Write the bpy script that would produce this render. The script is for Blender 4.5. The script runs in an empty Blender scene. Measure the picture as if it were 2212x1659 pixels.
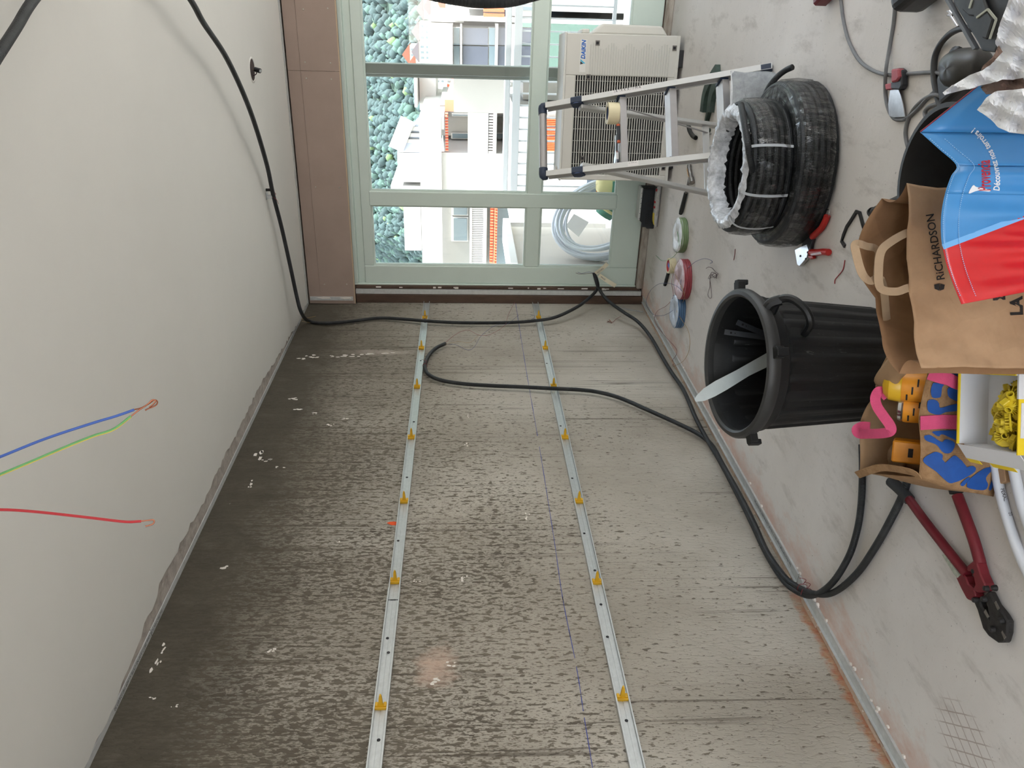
import bpy, bmesh, math, random
import numpy as np
from mathutils import Vector, Matrix
SC = bpy.context.scene
COL = SC.collection
random.seed(7)
# ------------------------------------------------------------------ camera (photo is turned: image left is up)
TH, PHI, RO = math.radians(27.348), math.radians(3.548), math.radians(-.037)
FPX = 1697.0
CAM = np.array([2.18, 0.0, 1.3565])
_F = np.array([-math.sin(TH)*math.cos(PHI), math.cos(TH)*math.cos(PHI), -math.sin(PHI)])
_U0 = np.array([math.cos(TH), math.sin(TH), 0.0]); _D0 = np.cross(_F, _U0)
_U = _U0*math.cos(RO)+_D0*math.sin(RO); _D = _D0*math.cos(RO)-_U0*math.sin(RO)
cd = bpy.data.cameras.new('camera'); co = bpy.data.objects.new('camera', cd); COL.objects.link(co)
cd.sensor_fit = 'HORIZONTAL'; cd.sensor_width = 36.0; cd.lens = FPX/2212*36.0
cd.clip_start = .02; cd.clip_end = 2000
_m = Matrix.Identity(4)
for _i in range(3):
    _m[_i][0] = _D[_i]; _m[_i][1] = _U[_i]; _m[_i][2] = -_F[_i]; _m[_i][3] = CAM[_i]
co.matrix_world = _m
SC.camera = co
# ------------------------------------------------------------------ world, sun, exposure
w = bpy.data.worlds.new('world'); SC.world = w; w.use_nodes = True
nt = w.node_tree; bg = nt.nodes['Background']
sky = nt.nodes.new('ShaderNodeTexSky'); sky.sky_type = 'NISHITA'; sky.sun_disc = False
sky.sun_elevation = math.radians(52); sky.sun_rotation = math.radians(200)
sky.air_density = 1.2; sky.dust_density = 3.0; sky.ozone_density = 1.0
hz = nt.nodes.new('ShaderNodeMix'); hz.data_type = 'RGBA'; hz.inputs[0].default_value = .62     # thin high haze whitens the whole sky evenly
nt.links.new(sky.outputs[0], hz.inputs[6]); hz.inputs[7].default_value = (2.95, 3.0, 3.08, 1)
nt.links.new(hz.outputs[2], bg.inputs[0]); bg.inputs[1].default_value = .62
sd = bpy.data.lights.new('sun', 'SUN'); so = bpy.data.objects.new('sun', sd); COL.objects.link(so)
sd.energy = 11.0; sd.angle = math.radians(1.5); sd.color = (1, .99, .985)
_e, _a = math.radians(46), math.radians(2)      # sun stands off to the right, a little behind the window wall
so.rotation_euler = Vector((-math.cos(_e)*math.cos(_a), math.cos(_e)*math.sin(_a), -math.sin(_e))).to_track_quat('-Z', 'Y').to_euler()
SC.view_settings.view_transform = 'Standard'; SC.view_settings.look = 'None'
SC.view_settings.gamma = 1.0; SC.view_settings.use_curve_mapping = False
SC.view_settings.exposure = 1.36
SC.cycles.max_bounces = 7; SC.cycles.diffuse_bounces = 4; SC.cycles.glossy_bounces = 3; SC.cycles.transparent_max_bounces = 16
SC.cycles.use_adaptive_sampling = True; SC.cycles.adaptive_threshold = .06
SC.cycles.caustics_reflective = False; SC.cycles.caustics_refractive = False
SC.cycles.sample_clamp_indirect = 6.0
SC.cycles.use_denoising = True
# ------------------------------------------------------------------ place helpers
def ray(px, py): return _F*FPX+_U*(cy0-py)+_D*(px-cx0)
cx0, cy0 = 1106.0, 829.5
def fl(px, py, z=0.0):
    d = ray(px, py); return CAM+d*((z-CAM[2])/d[2])
def wl(px, py, x=0.0):
    d = ray(px, py); return CAM+d*((x-CAM[0])/d[0])
def ay(px, py, y):
    d = ray(px, py); return CAM+d*(y/d[1])
def pl(px, py, p0, n):
    d = ray(px, py); n = np.array(n, float); return CAM+d*(((np.array(p0, float)-CAM)@n)/(d@n))
# ------------------------------------------------------------------ materials
MATS = {}
def lin(c):
    return tuple((v/255/12.92 if v/255 <= .04045 else ((v/255+.055)/1.055)**2.4) for v in c)+(1.0,)
def mat(name, rgb, rough=.6, metal=0.0, var=0.0, vscale=8.0, bump=0.0, bscale=60.0, stretch=(1, 1, 1), trans=0.0, alpha=1.0, spec=.5, coat=0.0, rgb2=None, emit=None):
    """plain principled with optional noise colour variation and bump; rgb are 0-255 sRGB"""
    m = bpy.data.materials.new(name); m.use_nodes = True; MATS[name] = m
    n = m.node_tree.nodes; L = m.node_tree.links; p = n['Principled BSDF']
    c = lin(rgb)
    p.inputs['Base Color'].default_value = c; p.inputs['Roughness'].default_value = rough
    p.inputs['Metallic'].default_value = metal; p.inputs['Specular IOR Level'].default_value = spec
    p.inputs['Coat Weight'].default_value = coat; p.inputs['Transmission Weight'].default_value = trans
    p.inputs['Alpha'].default_value = alpha
    if emit:
        p.inputs['Emission Color'].default_value = c; p.inputs['Emission Strength'].default_value = emit
    if var or bump:
        tc = n.new('ShaderNodeTexCoord'); mp = n.new('ShaderNodeMapping'); mp.inputs['Scale'].default_value = stretch
        L.new(tc.outputs['Object'], mp.inputs['Vector'])
    if var:
        t = n.new('ShaderNodeTexNoise'); t.inputs['Scale'].default_value = vscale; t.inputs['Detail'].default_value = 6
        t.inputs['Roughness'].default_value = .65
        L.new(mp.outputs[0], t.inputs['Vector'])
        r = n.new('ShaderNodeValToRGB')
        r.color_ramp.elements[0].position = .32; r.color_ramp.elements[1].position = .68
        c2 = lin(rgb2) if rgb2 else tuple(max(0, v*(1-var)) for v in c[:3])+(1,)
        r.color_ramp.elements[0].color = c2; r.color_ramp.elements[1].color = c
        L.new(t.outputs['Fac'], r.inputs[0]); L.new(r.outputs[0], p.inputs['Base Color'])
    if bump:
        t = n.new('ShaderNodeTexNoise'); t.inputs['Scale'].default_value = bscale; t.inputs['Detail'].default_value = 4
        L.new(mp.outputs[0], t.inputs['Vector'])
        b = n.new('ShaderNodeBump'); b.inputs['Strength'].default_value = bump; b.inputs['Distance'].default_value = .01
        L.new(t.outputs['Fac'], b.inputs['Height']); L.new(b.outputs[0], p.inputs['Normal'])
    return m
class N:
    """tiny node-graph writer"""
    def __init__(s, name):
        s.m = bpy.data.materials.new(name); s.m.use_nodes = True; MATS[name] = s.m
        s.n = s.m.node_tree.nodes; s.l = s.m.node_tree.links; s.p = s.n['Principled BSDF']
        s.tc = s.n.new('ShaderNodeTexCoord')
    def put(s, sock, v):
        if hasattr(v, 'links') or isinstance(v, bpy.types.NodeSocket): s.l.new(v, sock)
        else: sock.default_value = v
    def mapv(s, scale=(1, 1, 1), rot=(0, 0, 0), loc=(0, 0, 0), src=None):
        k = s.n.new('ShaderNodeMapping'); k.inputs['Scale'].default_value = scale; k.inputs['Rotation'].default_value = rot
        k.inputs['Location'].default_value = loc; s.l.new(src or s.tc.outputs['Object'], k.inputs['Vector']); return k.outputs[0]
    def noise(s, vec, scale, detail=5, rough=.6, dist=0):
        k = s.n.new('ShaderNodeTexNoise'); s.l.new(vec, k.inputs['Vector']); k.inputs['Scale'].default_value = scale
        k.inputs['Detail'].default_value = detail; k.inputs['Roughness'].default_value = rough; k.inputs['Distortion'].default_value = dist
        return k.outputs['Fac']
    def vor(s, vec, scale, feature='F1'):
        k = s.n.new('ShaderNodeTexVoronoi'); k.feature = feature; s.l.new(vec, k.inputs['Vector']); k.inputs['Scale'].default_value = scale
        return k.outputs['Distance']
    def ramp(s, fac, stops):
        k = s.n.new('ShaderNodeValToRGB'); s.put(k.inputs[0], fac); e = k.color_ramp.elements
        while len(e) < len(stops): e.new(.5)
        for i, (pos, c) in enumerate(stops):
            e[i].position = pos; e[i].color = c if not isinstance(c, (int, float)) else (c, c, c, 1)
        return k.outputs[0]
    def math(s, op, a, b=0.0, c=None, clamp=False):
        k = s.n.new('ShaderNodeMath'); k.operation = op; k.use_clamp = clamp; s.put(k.inputs[0], a); s.put(k.inputs[1], b)
        if c is not None: s.put(k.inputs[2], c)
        return k.outputs[0]
    def rng(s, v, a, b, c=0.0, d=1.0):
        k = s.n.new('ShaderNodeMapRange'); s.put(k.inputs[0], v)
        for i, q in enumerate((a, b, c, d)): k.inputs[i+1].default_value = q
        return k.outputs[0]
    def mix(s, fac, a, b, mode='MIX'):
        k = s.n.new('ShaderNodeMix'); k.data_type = 'RGBA'; k.blend_type = mode
        s.put(k.inputs[0], fac); s.put(k.inputs[6], a); s.put(k.inputs[7], b); return k.outputs[2]
    def xyz(s, src=None):
        k = s.n.new('ShaderNodeSeparateXYZ'); s.l.new(src or s.tc.outputs['Object'], k.inputs[0]); return k.outputs
    def bump(s, h, strength=.3, dist=.01, nrm=None):
        k = s.n.new('ShaderNodeBump'); k.inputs['Strength'].default_value = strength; k.inputs['Distance'].default_value = dist
        s.l.new(h, k.inputs['Height'])
        if nrm: s.l.new(nrm, k.inputs['Normal'])
        s.l.new(k.outputs[0], s.p.inputs['Normal']); return k.outputs[0]
    def out(s, col=None, rough=None, metal=None):
        if col is not None: s.put(s.p.inputs['Base Color'], col)
        if rough is not None: s.put(s.p.inputs['Roughness'], rough)
        if metal is not None: s.put(s.p.inputs['Metallic'], metal)
        return s.m
# ------------------------------------------------------------------ mesh builder
def catmull(pts, n=8, closed=False):
    P = [np.array(p, float) for p in pts]; out = []
    m = len(P); segs = m if closed else m-1
    for i in range(segs):
        if closed: a, b, c, d = P[(i-1) % m], P[i], P[(i+1) % m], P[(i+2) % m]
        else:
            b, c = P[i], P[i+1]; a = P[i-1] if i > 0 else b*2-c; d = P[i+2] if i+2 < m else c*2-b
        for k in range(n):
            t = k/n
            out.append(.5*((2*b)+(c-a)*t+(2*a-5*b+4*c-d)*t*t+(-a+3*b-3*c+d)*t**3))
    if not closed: out.append(P[-1])
    return out
class MB:
    def __init__(s): s.v = []; s.f = []; s.mi = []; s.uv = {}; s.cur = 0
    def add(s, vs, fs, uvs=None):
        o = len(s.v); s.v += [tuple(map(float, p)) for p in vs]
        for i, q in enumerate(fs):
            if uvs: s.uv[len(s.f)] = uvs[i]
            s.f.append(tuple(a+o for a in q)); s.mi.append(s.cur)
        return s
    def box(s, x0, x1, y0, y1, z0, z1):
        return s.add([(x0, y0, z0), (x1, y0, z0), (x1, y1, z0), (x0, y1, z0), (x0, y0, z1), (x1, y0, z1), (x1, y1, z1), (x0, y1, z1)],
                     [(0, 3, 2, 1), (4, 5, 6, 7), (0, 1, 5, 4), (1, 2, 6, 5), (2, 3, 7, 6), (3, 0, 4, 7)])
    def obox(s, c, ax, h):
        c = np.array(c, float); A = [np.array(a, float)/np.linalg.norm(a)*k for a, k in zip(ax, h)]
        vs = [c+i*A[0]+j*A[1]+k*A[2] for k in (-1, 1) for j in (-1, 1) for i in (-1, 1)]
        fs = [(0, 2, 3, 1), (4, 5, 7, 6), (0, 1, 5, 4), (1, 3, 7, 5), (3, 2, 6, 7), (2, 0, 4, 6)]
        if np.dot(np.cross(A[0], A[1]), A[2]) < 0: fs = [q[::-1] for q in fs]
        return s.add(vs, fs)
    def bar(s, a, b, w, t, up=(0, 0, 1)):
        """box from a to b, w wide across, t thick along up"""
        a, b = np.array(a, float), np.array(b, float); d = b-a; L = np.linalg.norm(d); d = d/L
        sx = np.cross(d, np.array(up, float)); sx /= np.linalg.norm(sx); u = np.cross(sx, d)
        return s.obox((a+b)/2, (d, sx, u), (L/2, w/2, t/2))
    def tube(s, pts, r, n=8, closed=False, caps=True, up=None):
        P = [np.array(p, float) for p in pts]; m = len(P)
        R = r if hasattr(r, '__len__') else [r]*m
        T = []
        for i in range(m):
            a = P[(i-1) % m] if (closed or i > 0) else P[i]; b = P[(i+1) % m] if (closed or i < m-1) else P[i]
            t = b-a; l = np.linalg.norm(t); T.append(t/l if l > 1e-12 else np.array((0, 0, 1.)))
        u = np.cross(T[0], (0, 0, 1.)) if abs(T[0][2]) < .9 else np.cross(T[0], (1., 0, 0)); u /= np.linalg.norm(u)
        vs = []; us = [0.0]
        for i in range(m):
            u = u-T[i]*np.dot(u, T[i]); u /= np.linalg.norm(u); v = np.cross(T[i], u)
            for k in range(n):
                a = 2*math.pi*k/n; vs.append(P[i]+R[i]*(math.cos(a)*u+math.sin(a)*v))
            if i: us.append(us[-1]+np.linalg.norm(P[i]-P[i-1]))
        fs = []; uv = []
        for i in range(m if closed else m-1):
            j = (i+1) % m
            for k in range(n):
                k2 = (k+1) % n
                fs.append((i*n+k, i*n+k2, j*n+k2, j*n+k)); u1 = us[i+1] if i+1 < m else us[i]+.01
                uv.append(((us[i], k/n), (us[i], (k+1)/n), (u1, (k+1)/n), (u1, k/n)))
        if caps and not closed:
            fs.append(tuple(range(n))[::-1]); uv.append(tuple((us[0], 0) for _ in range(n)))
            fs.append(tuple((m-1)*n+k for k in range(n))); uv.append(tuple((us[-1], 0) for _ in range(n)))
        return s.add(vs, fs, uv)
    def cyl(s, a, b, r, n=16, r2=None): return s.tube([a, b], [r, r if r2 is None else r2], n)
    def lathe(s, prof, c=(0, 0, 0), n=32, axis=None, closed=False):
        """prof: (r, h) list; axis: 3 vectors (x, y, up)"""
        A = axis or ((1, 0, 0), (0, 1, 0), (0, 0, 1)); A = [np.array(a, float) for a in A]; c = np.array(c, float)
        vs = []; m = len(prof)
        for r, h in prof:
            for k in range(n):
                a = 2*math.pi*k/n; vs.append(c+A[0]*r*math.cos(a)+A[1]*r*math.sin(a)+A[2]*h)
        fs = [(i*n+k, i*n+(k+1) % n, ((i+1) % m)*n+(k+1) % n, ((i+1) % m)*n+k) for i in range(m if closed else m-1) for k in range(n)]
        return s.add(vs, fs)
    def disc(s, c, r, n=24, axis=None, flip=False):
        A = axis or ((1, 0, 0), (0, 1, 0)); A = [np.array(a, float) for a in A]; c = np.array(c, float)
        q = tuple(range(n)); return s.add([c+r*(A[0]*math.cos(2*math.pi*k/n)+A[1]*math.sin(2*math.pi*k/n)) for k in range(n)], [q[::-1] if flip else q])
    def prism(s, poly, d):
        """closed planar 3-D polygon pushed along vector d"""
        P = [np.array(p, float) for p in poly]; d = np.array(d, float); n = len(P)
        nv = sum((np.cross(P[i], P[(i+1) % n]) for i in range(n)), np.zeros(3))
        if np.dot(nv, d) < 0: P = P[::-1]
        fs = [tuple(range(n))[::-1], tuple(range(n, 2*n))]+[(i, (i+1) % n, n+(i+1) % n, n+i) for i in range(n)]
        return s.add(P+[p+d for p in P], fs)
    def grid(s, fn, nu, nv):
        """fn(u,v) -> point, u,v in 0..1"""
        vs = [fn(i/nu, j/nv) for i in range(nu+1) for j in range(nv+1)]
        fs = [(i*(nv+1)+j, (i+1)*(nv+1)+j, (i+1)*(nv+1)+j+1, i*(nv+1)+j+1) for i in range(nu) for j in range(nv)]
        uv = [((i/nu, j/nv), ((i+1)/nu, j/nv), ((i+1)/nu, (j+1)/nv), (i/nu, (j+1)/nv)) for i in range(nu) for j in range(nv)]
        return s.add(vs, fs, uv)
    def build(s, name, m, parent=None, smooth=False, bevel=0.0, thick=0.0, world=True, sub=0, bseg=1, off=-1):
        me = bpy.data.meshes.new(name)
        v = s.v
        if parent is not None and world:
            l = parent['_o']; v = [(a-l[0], b-l[1], c-l[2]) for a, b, c in v]
        me.from_pydata(v, [], s.f); ms = m if isinstance(m, (list, tuple)) else [m]
        for k in ms: me.materials.append(MATS[k] if isinstance(k, str) else k)
        if any(s.mi): me.polygons.foreach_set('material_index', s.mi)
        if s.uv:
            ul = me.uv_layers.new(name='uv')
            for i, p in enumerate(me.polygons):
                q = s.uv.get(i)
                if q:
                    for k, li in enumerate(p.loop_indices): ul.data[li].uv = q[k]
        if smooth:
            me.polygons.foreach_set('use_smooth', [True]*len(me.polygons))
            if smooth != 'all': me.set_sharp_from_angle(angle=math.radians(40))
        me.update()
        o = bpy.data.objects.new(name, me); COL.objects.link(o)
        if parent is not None: o.parent = parent; o['_o'] = tuple(parent['_o'])
        else: o['_o'] = (0., 0., 0.)
        if thick: k = o.modifiers.new('t', 'SOLIDIFY'); k.thickness = thick; k.offset = off
        if bevel: k = o.modifiers.new('b', 'BEVEL'); k.width = bevel; k.segments = bseg; k.limit_method = 'ANGLE'; k.angle_limit = math.radians(40)
        if sub: k = o.modifiers.new('s', 'SUBSURF'); k.levels = sub; k.render_levels = sub
        return o
def tag(o, label=None, cat=None, group=None, kind=None):
    if label: o['label'] = label
    if cat: o['category'] = cat
    if group: o['group'] = group
    if kind: o['kind'] = kind
    return o
def thing(name, label, cat, loc=(0, 0, 0), group=None, kind=None):
    o = bpy.data.objects.new(name, None); COL.objects.link(o); o.location = tuple(map(float, loc)); o['_o'] = tuple(map(float, loc))
    o.empty_display_size = .05
    return tag(o, label, cat, group, kind)
def one(o, label, cat, group=None): return tag(o, label, cat, group)
def struct(name, mb, m, label=None, **k):
    o = mb.build(name, m, **k); o['kind'] = 'structure'
    if label: o['label'] = label
    return o
def text(body, size, o, xd, yd, m, parent, name='lettering', align='LEFT', extr=.0004, bold=0.0, shear=0.0, sx=1.0, fn=None, res=3):
    """flat printed letters; fn maps (x, y) of the lettering to a point when the surface is not flat"""
    c = bpy.data.curves.new(name, 'FONT'); c.body = body; c.size = size; c.align_x = align; c.shear = shear; c.offset = bold; c.resolution_u = res
    t = bpy.data.objects.new(name, c); COL.objects.link(t)
    dg = bpy.context.evaluated_depsgraph_get(); me = bpy.data.meshes.new_from_object(t.evaluated_get(dg))
    bpy.data.objects.remove(t)
    xd = np.array(xd, float); xd /= np.linalg.norm(xd); yd = np.array(yd, float); yd = yd-xd*np.dot(xd, yd); yd /= np.linalg.norm(yd); nd = np.cross(xd, yd); o = np.array(o, float)
    l = np.array(parent['_o']) if parent is not None else np.zeros(3)
    for v in me.vertices:
        a, b = v.co.x*sx, v.co.y
        q = (np.array(fn(a, b)) if fn else o+xd*a+yd*b+nd*extr)-l
        v.co = q
    me.materials.clear(); me.materials.append(MATS[m])
    ob = bpy.data.objects.new(name, me); COL.objects.link(ob)
    if parent is not None: ob.parent = parent; ob['_o'] = tuple(parent['_o'])
    return ob
def copy_tree(o, loc, parent=None):
    c = o.copy(); COL.objects.link(c); c.parent = parent
    if loc is not None: c.location = tuple(map(float, loc)); c['_o'] = tuple(map(float, loc))
    for ch in o.children: copy_tree(ch, None, c)
    return c
# ------------------------------------------------------------------ surface materials
def concrete_wall():
    k = N('concrete_wall'); X = k.xyz(); z = X[2]; y = X[1]
    base = k.ramp(k.noise(k.mapv((1, .9, .6)), 1.3, 5, .6), [(.3, lin((154, 146, 134))), (.5, lin((178, 171, 159))), (.72, lin((202, 196, 185)))])
    # trowel pits, long along the height; denser and browner in the upper part of the pour
    dens = k.math('ADD', k.rng(z, .1, 2.2, -.035, .125), k.math('MULTIPLY', k.math('SUBTRACT', k.noise(k.mapv((1, .8, .7)), 1.6, 3), .5), .22))
    dens = k.math('ADD', dens, k.rng(y, 2.0, 5.6, .025, -.06))
    pit = k.noise(k.mapv((1, 78, 27), (math.radians(5), 0, 0)), 1.0, 2.6, .5, .25)
    pm = k.rng(k.math('ADD', pit, dens), .638, .660)
    pit2 = k.noise(k.mapv((1, 210, 70)), 1.0, 2, .55, .2)
    pm2 = k.math('MULTIPLY', k.rng(k.math('ADD', pit2, dens), .645, .675), .8)
    pmask = k.math('MAXIMUM', pm, pm2)
    dark = k.ramp(k.noise(k.mapv(), 3.0, 2), [(.3, lin((90, 82, 71))), (.7, lin((120, 111, 98)))])
    col = k.mix(k.math('MULTIPLY', pmask, .92), base, dark)
    # board-mark lines running the height of the wall
    st = k.noise(k.mapv((1, 13, .10)), 1.0, 3.0, .55)
    sline = k.rng(k.math('ABSOLUTE', k.math('SUBTRACT', st, .50)), .003, .010, 1, 0)
    sgate = k.rng(k.math('ADD', k.noise(k.mapv((1, 1.7, .9)), 1.5, 2), k.rng(z, .3, 2.2, -.06, .16)), .46, .56)
    sl = k.math('MULTIPLY', sline, sgate)
    col = k.mix(k.math('MULTIPLY', sl, .62), col, lin((78, 70, 60)))
    st2 = k.noise(k.mapv((1, 48, .7)), 1.0, 2, .5)
    s2 = k.math('MULTIPLY', k.rng(st2, .56, .62), k.rng(k.math('ADD', z, k.math('MULTIPLY', k.noise(k.mapv((1, 2, 2)), 1.2, 3), 1.0)), 2.15, 2.6))
    col = k.mix(k.math('MULTIPLY', s2, .6), col, lin((88, 80, 68)))
    # two old plaster smears
    sn = k.noise(k.mapv((1, 2, 1)), 9, 5, .7)
    def smear(y0, hy, z0, hz):
        return k.math('MULTIPLY', k.rng(k.math('ADD', k.math('ADD', k.math('POWER', k.math('DIVIDE', k.math('SUBTRACT', y, y0), hy), 2), k.math('POWER', k.math('DIVIDE', k.math('SUBTRACT', z, z0), hz), 2)), k.math('MULTIPLY', sn, 2.2)), 1.9, 1.0), .8)
    col = k.mix(smear(4.66, .055, 1.92, .30), col, lin((224, 210, 198)))
    col = k.mix(smear(2.03, .13, 1.45, .10), col, lin((206, 178, 160)))
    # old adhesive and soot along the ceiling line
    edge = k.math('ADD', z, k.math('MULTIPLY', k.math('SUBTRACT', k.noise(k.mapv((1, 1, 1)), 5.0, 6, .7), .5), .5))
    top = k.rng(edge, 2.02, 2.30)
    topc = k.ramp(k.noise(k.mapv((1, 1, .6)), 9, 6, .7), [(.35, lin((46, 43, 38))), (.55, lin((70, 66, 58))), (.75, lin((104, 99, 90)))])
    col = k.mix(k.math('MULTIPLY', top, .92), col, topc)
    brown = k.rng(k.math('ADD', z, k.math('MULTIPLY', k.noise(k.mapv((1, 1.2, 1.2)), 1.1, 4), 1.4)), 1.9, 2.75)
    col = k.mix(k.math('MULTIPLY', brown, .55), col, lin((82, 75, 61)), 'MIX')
    # rust drips and primer near the floor
    rs = k.math('MULTIPLY', k.rng(k.math('ADD', z, k.math('MULTIPLY', k.noise(k.mapv((1, 5, 5)), 3, 6, .7), .11)), .075, .10, 1, 0), k.rng(y, 2.55, 2.25))
    col = k.mix(k.math('MULTIPLY', rs, .8), col, k.ramp(k.noise(k.mapv(), 26, 4), [(.35, lin((176, 88, 44))), (.6, lin((178, 140, 104)))]))
    pale = k.rng(k.noise(k.mapv((1, 1.5, 3)), 3.2, 6, .7), .68, .76)
    col = k.mix(k.math('MULTIPLY', pale, .55), col, lin((205, 193, 180)))
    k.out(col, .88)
    h = k.math('SUBTRACT', k.math('MULTIPLY', k.noise(k.mapv((1, 1, .6)), 60, 2), .3), k.rng(pit, .5, .66, 0, .9))
    k.bump(h, .55, .004)
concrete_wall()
def screed():
    k = N('floor_screed'); X = k.xyz(); x, y = X[0], X[1]
    base = k.ramp(k.noise(k.mapv((1, 1, 1)), .9, 6, .62), [(.3, lin((203, 198, 192))), (.5, lin((217, 212, 207))), (.72, lin((228, 224, 219)))])
    fine = k.noise(k.mapv(), 38, 5, .7)
    col = k.mix(k.rng(fine, .60, .75, 0, .35), base, lin((160, 152, 142)))
    sp = k.noise(k.mapv((1, 1, 1)), 90, 2, .5); col = k.mix(k.rng(sp, .71, .74, 0, .6), col, lin((120, 112, 104)))
    smear = k.rng(k.noise(k.mapv((3, 1.0, 1), (0, 0, .5)), 3.0, 5, .7), .54, .70, 0, .5); col = k.mix(smear, col, lin((168, 162, 155)))
    pk = k.math('ADD', x, k.math('MULTIPLY', k.math('SUBTRACT', k.noise(k.mapv((2, 1.0, 1)), 3.2, 6, .72), .5), .55))
    pkm = k.math('MULTIPLY', k.rng(pk, .20, .06), .62); col = k.mix(pkm, col, lin((205, 158, 136)))
    pk2 = k.rng(k.noise(k.mapv((1, 1, 1)), 7, 6, .75), .62, .75); col = k.mix(k.math('MULTIPLY', k.math('MULTIPLY', pk2, k.rng(x, .45, .15)), .55), col, lin((196, 132, 104)))
    # scored diamond lattice near the wall, close to the camera
    def lat(a):
        v = k.xyz(k.mapv((1, 1, 1), (0, 0, a)))[0]
        return k.rng(k.math('PINGPONG', k.math('ADD', v, k.math('MULTIPLY', fine, .004)), .0165), .0012, .0022, 1, 0)
    d = k.math('SQRT', k.math('ADD', k.math('POWER', k.math('SUBTRACT', x, LAT[0]), 2), k.math('POWER', k.math('MULTIPLY', k.math('SUBTRACT', y, LAT[1]), .7), 2)))
    lm = k.math('MULTIPLY', k.math('MAXIMUM', lat(.35), lat(-.75)), k.rng(k.math('ADD', d, k.math('MULTIPLY', k.noise(k.mapv(), 12, 3), .05)), .135, .10))
    col = k.mix(k.math('MULTIPLY', lm, .55), col, lin((132, 106, 92)))
    k.out(col, .86)
    k.bump(k.math('ADD', k.math('MULTIPLY', fine, .6), k.math('MULTIPLY', k.noise(k.mapv((1, 1, 1)), 7, 2), .8)), .42, .004)
LAT = fl(2085, 1610)
screed()
mat('ceiling_plaster', (224, 222, 215), .92, var=.04, vscale=1.5, bump=.05, bscale=25)
mat('ceiling_raw', (196, 188, 178), .95, var=.3, vscale=25, bump=.8, bscale=40, rgb2=(158, 148, 140))
mat('white_wall', (224, 222, 218), .9, var=.05, vscale=2)
mat('frame_green', (212, 225, 216), .45, var=.05, vscale=3, bump=.03, bscale=80)
mat('frame_dark', (186, 192, 186), .5)
mat('board_brown', (168, 148, 136), .75, var=.10, vscale=3, bump=.05, bscale=120)
mat('board_edge', (205, 180, 150), .8)
mat('batten_brown', (92, 72, 60), .85, var=.45, vscale=14, stretch=(1, 1, .25), bump=.4, bscale=40)
mat('old_wood', (190, 182, 172), .85, var=.5, vscale=22, stretch=(.2, 1, 1), bump=.4, bscale=60, rgb2=(126, 112, 100))
mat('zinc', (206, 209, 209), .42, .55, var=.12, vscale=60)
mat('zinc_dull', (208, 210, 208), .5, .15, var=.18, vscale=40)
mat('black_gap', (28, 24, 22), .9)
mat('white_flake', (236, 230, 222), .9, bump=.4, bscale=50)
mat('print_dark', (48, 50, 54), .7); mat('stamp_ink', (52, 54, 58), .7)
mat('blue_chalk', (74, 84, 150), .9); mat('orange_paint', (236, 90, 40), .8)
mat('ink', (28, 27, 32), .6)
def glass():
    k = N('window_glass'); n, L = k.n, k.l
    t = n.new('ShaderNodeBsdfTransparent'); g = n.new('ShaderNodeBsdfGlossy'); g.inputs['Roughness'].default_value = .015
    t.inputs[0].default_value = (.965, .985, .975, 1)
    f = n.new('ShaderNodeFresnel'); f.inputs[0].default_value = 1.5
    mx = n.new('ShaderNodeMixShader'); L.new(f.outputs[0], mx.inputs[0]); L.new(t.outputs[0], mx.inputs[1]); L.new(g.outputs[0], mx.inputs[2])
    L.new(mx.outputs[0], n['Material Output'].inputs[0])
glass()
# ------------------------------------------------------------------ the room
XR, YB, H = 5.4, -2.6, 2.5
def wall_grid(fn, nu, nv):
    m = MB(); m.grid(fn, nu, nv); return m
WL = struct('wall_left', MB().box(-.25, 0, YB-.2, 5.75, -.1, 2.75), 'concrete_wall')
WL['label'] = 'rough grey cast concrete wall'
FLO = struct('floor', MB().box(-.25, XR+.25, YB-.2, 5.9, -.25, 0), 'floor_screed')
# ceiling: raw slab above, smooth plaster skin with a ragged broken edge towards the concrete wall
CE = struct('ceiling', MB().box(-.25, XR+.25, YB-.2, 5.85, H, H+.35), 'ceiling_raw')
rag = [(640, 690), (575, 775), (562, 790), (520, 868), (505, 905), (470, 962), (455, 1000), (430, 1050), (405, 1085), (370, 1150), (348, 1195), (330, 1225), (322, 1270), (300, 1322), (282, 1370), (265, 1420), (238, 1500), (222, 1555), (204, 1600), (172, 1659)]
base = []
for px, py in rag:
    p = fl(px, py, H); base.append((max(.035, min(.15, p[0]*.58)), p[1]))
base = [(.05, 5.40), (.04, 5.2)]+base+[(.045, 1.2), (.05, .4), (.05, YB)]
edge = []
for (xa, ya), (xb, yb) in zip(base[:-1], base[1:]):
    n = max(2, int(abs(yb-ya)/.03)) if ya > 1 else 2
    for i in range(n):
        t = i/n; edge.append((max(.031, xa+(xb-xa)*t+random.uniform(-.012, .012)), ya+(yb-ya)*t))
edge.append(base[-1])
m = MB(); T = .009
e2 = [(x, y) for x, y in edge]; n = len(e2)
vs = [(x, y, H-T) for x, y in e2]+[(XR, y, H-T) for x, y in e2]+[(x-random.uniform(0, .006), y, H) for x, y in e2]
fs = [(i, i+1, n+i+1, n+i) for i in range(n-1)]+[(2*n+i, 2*n+i+1, i+1, i) for i in range(n-1)]
m.add(vs, fs)
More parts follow.
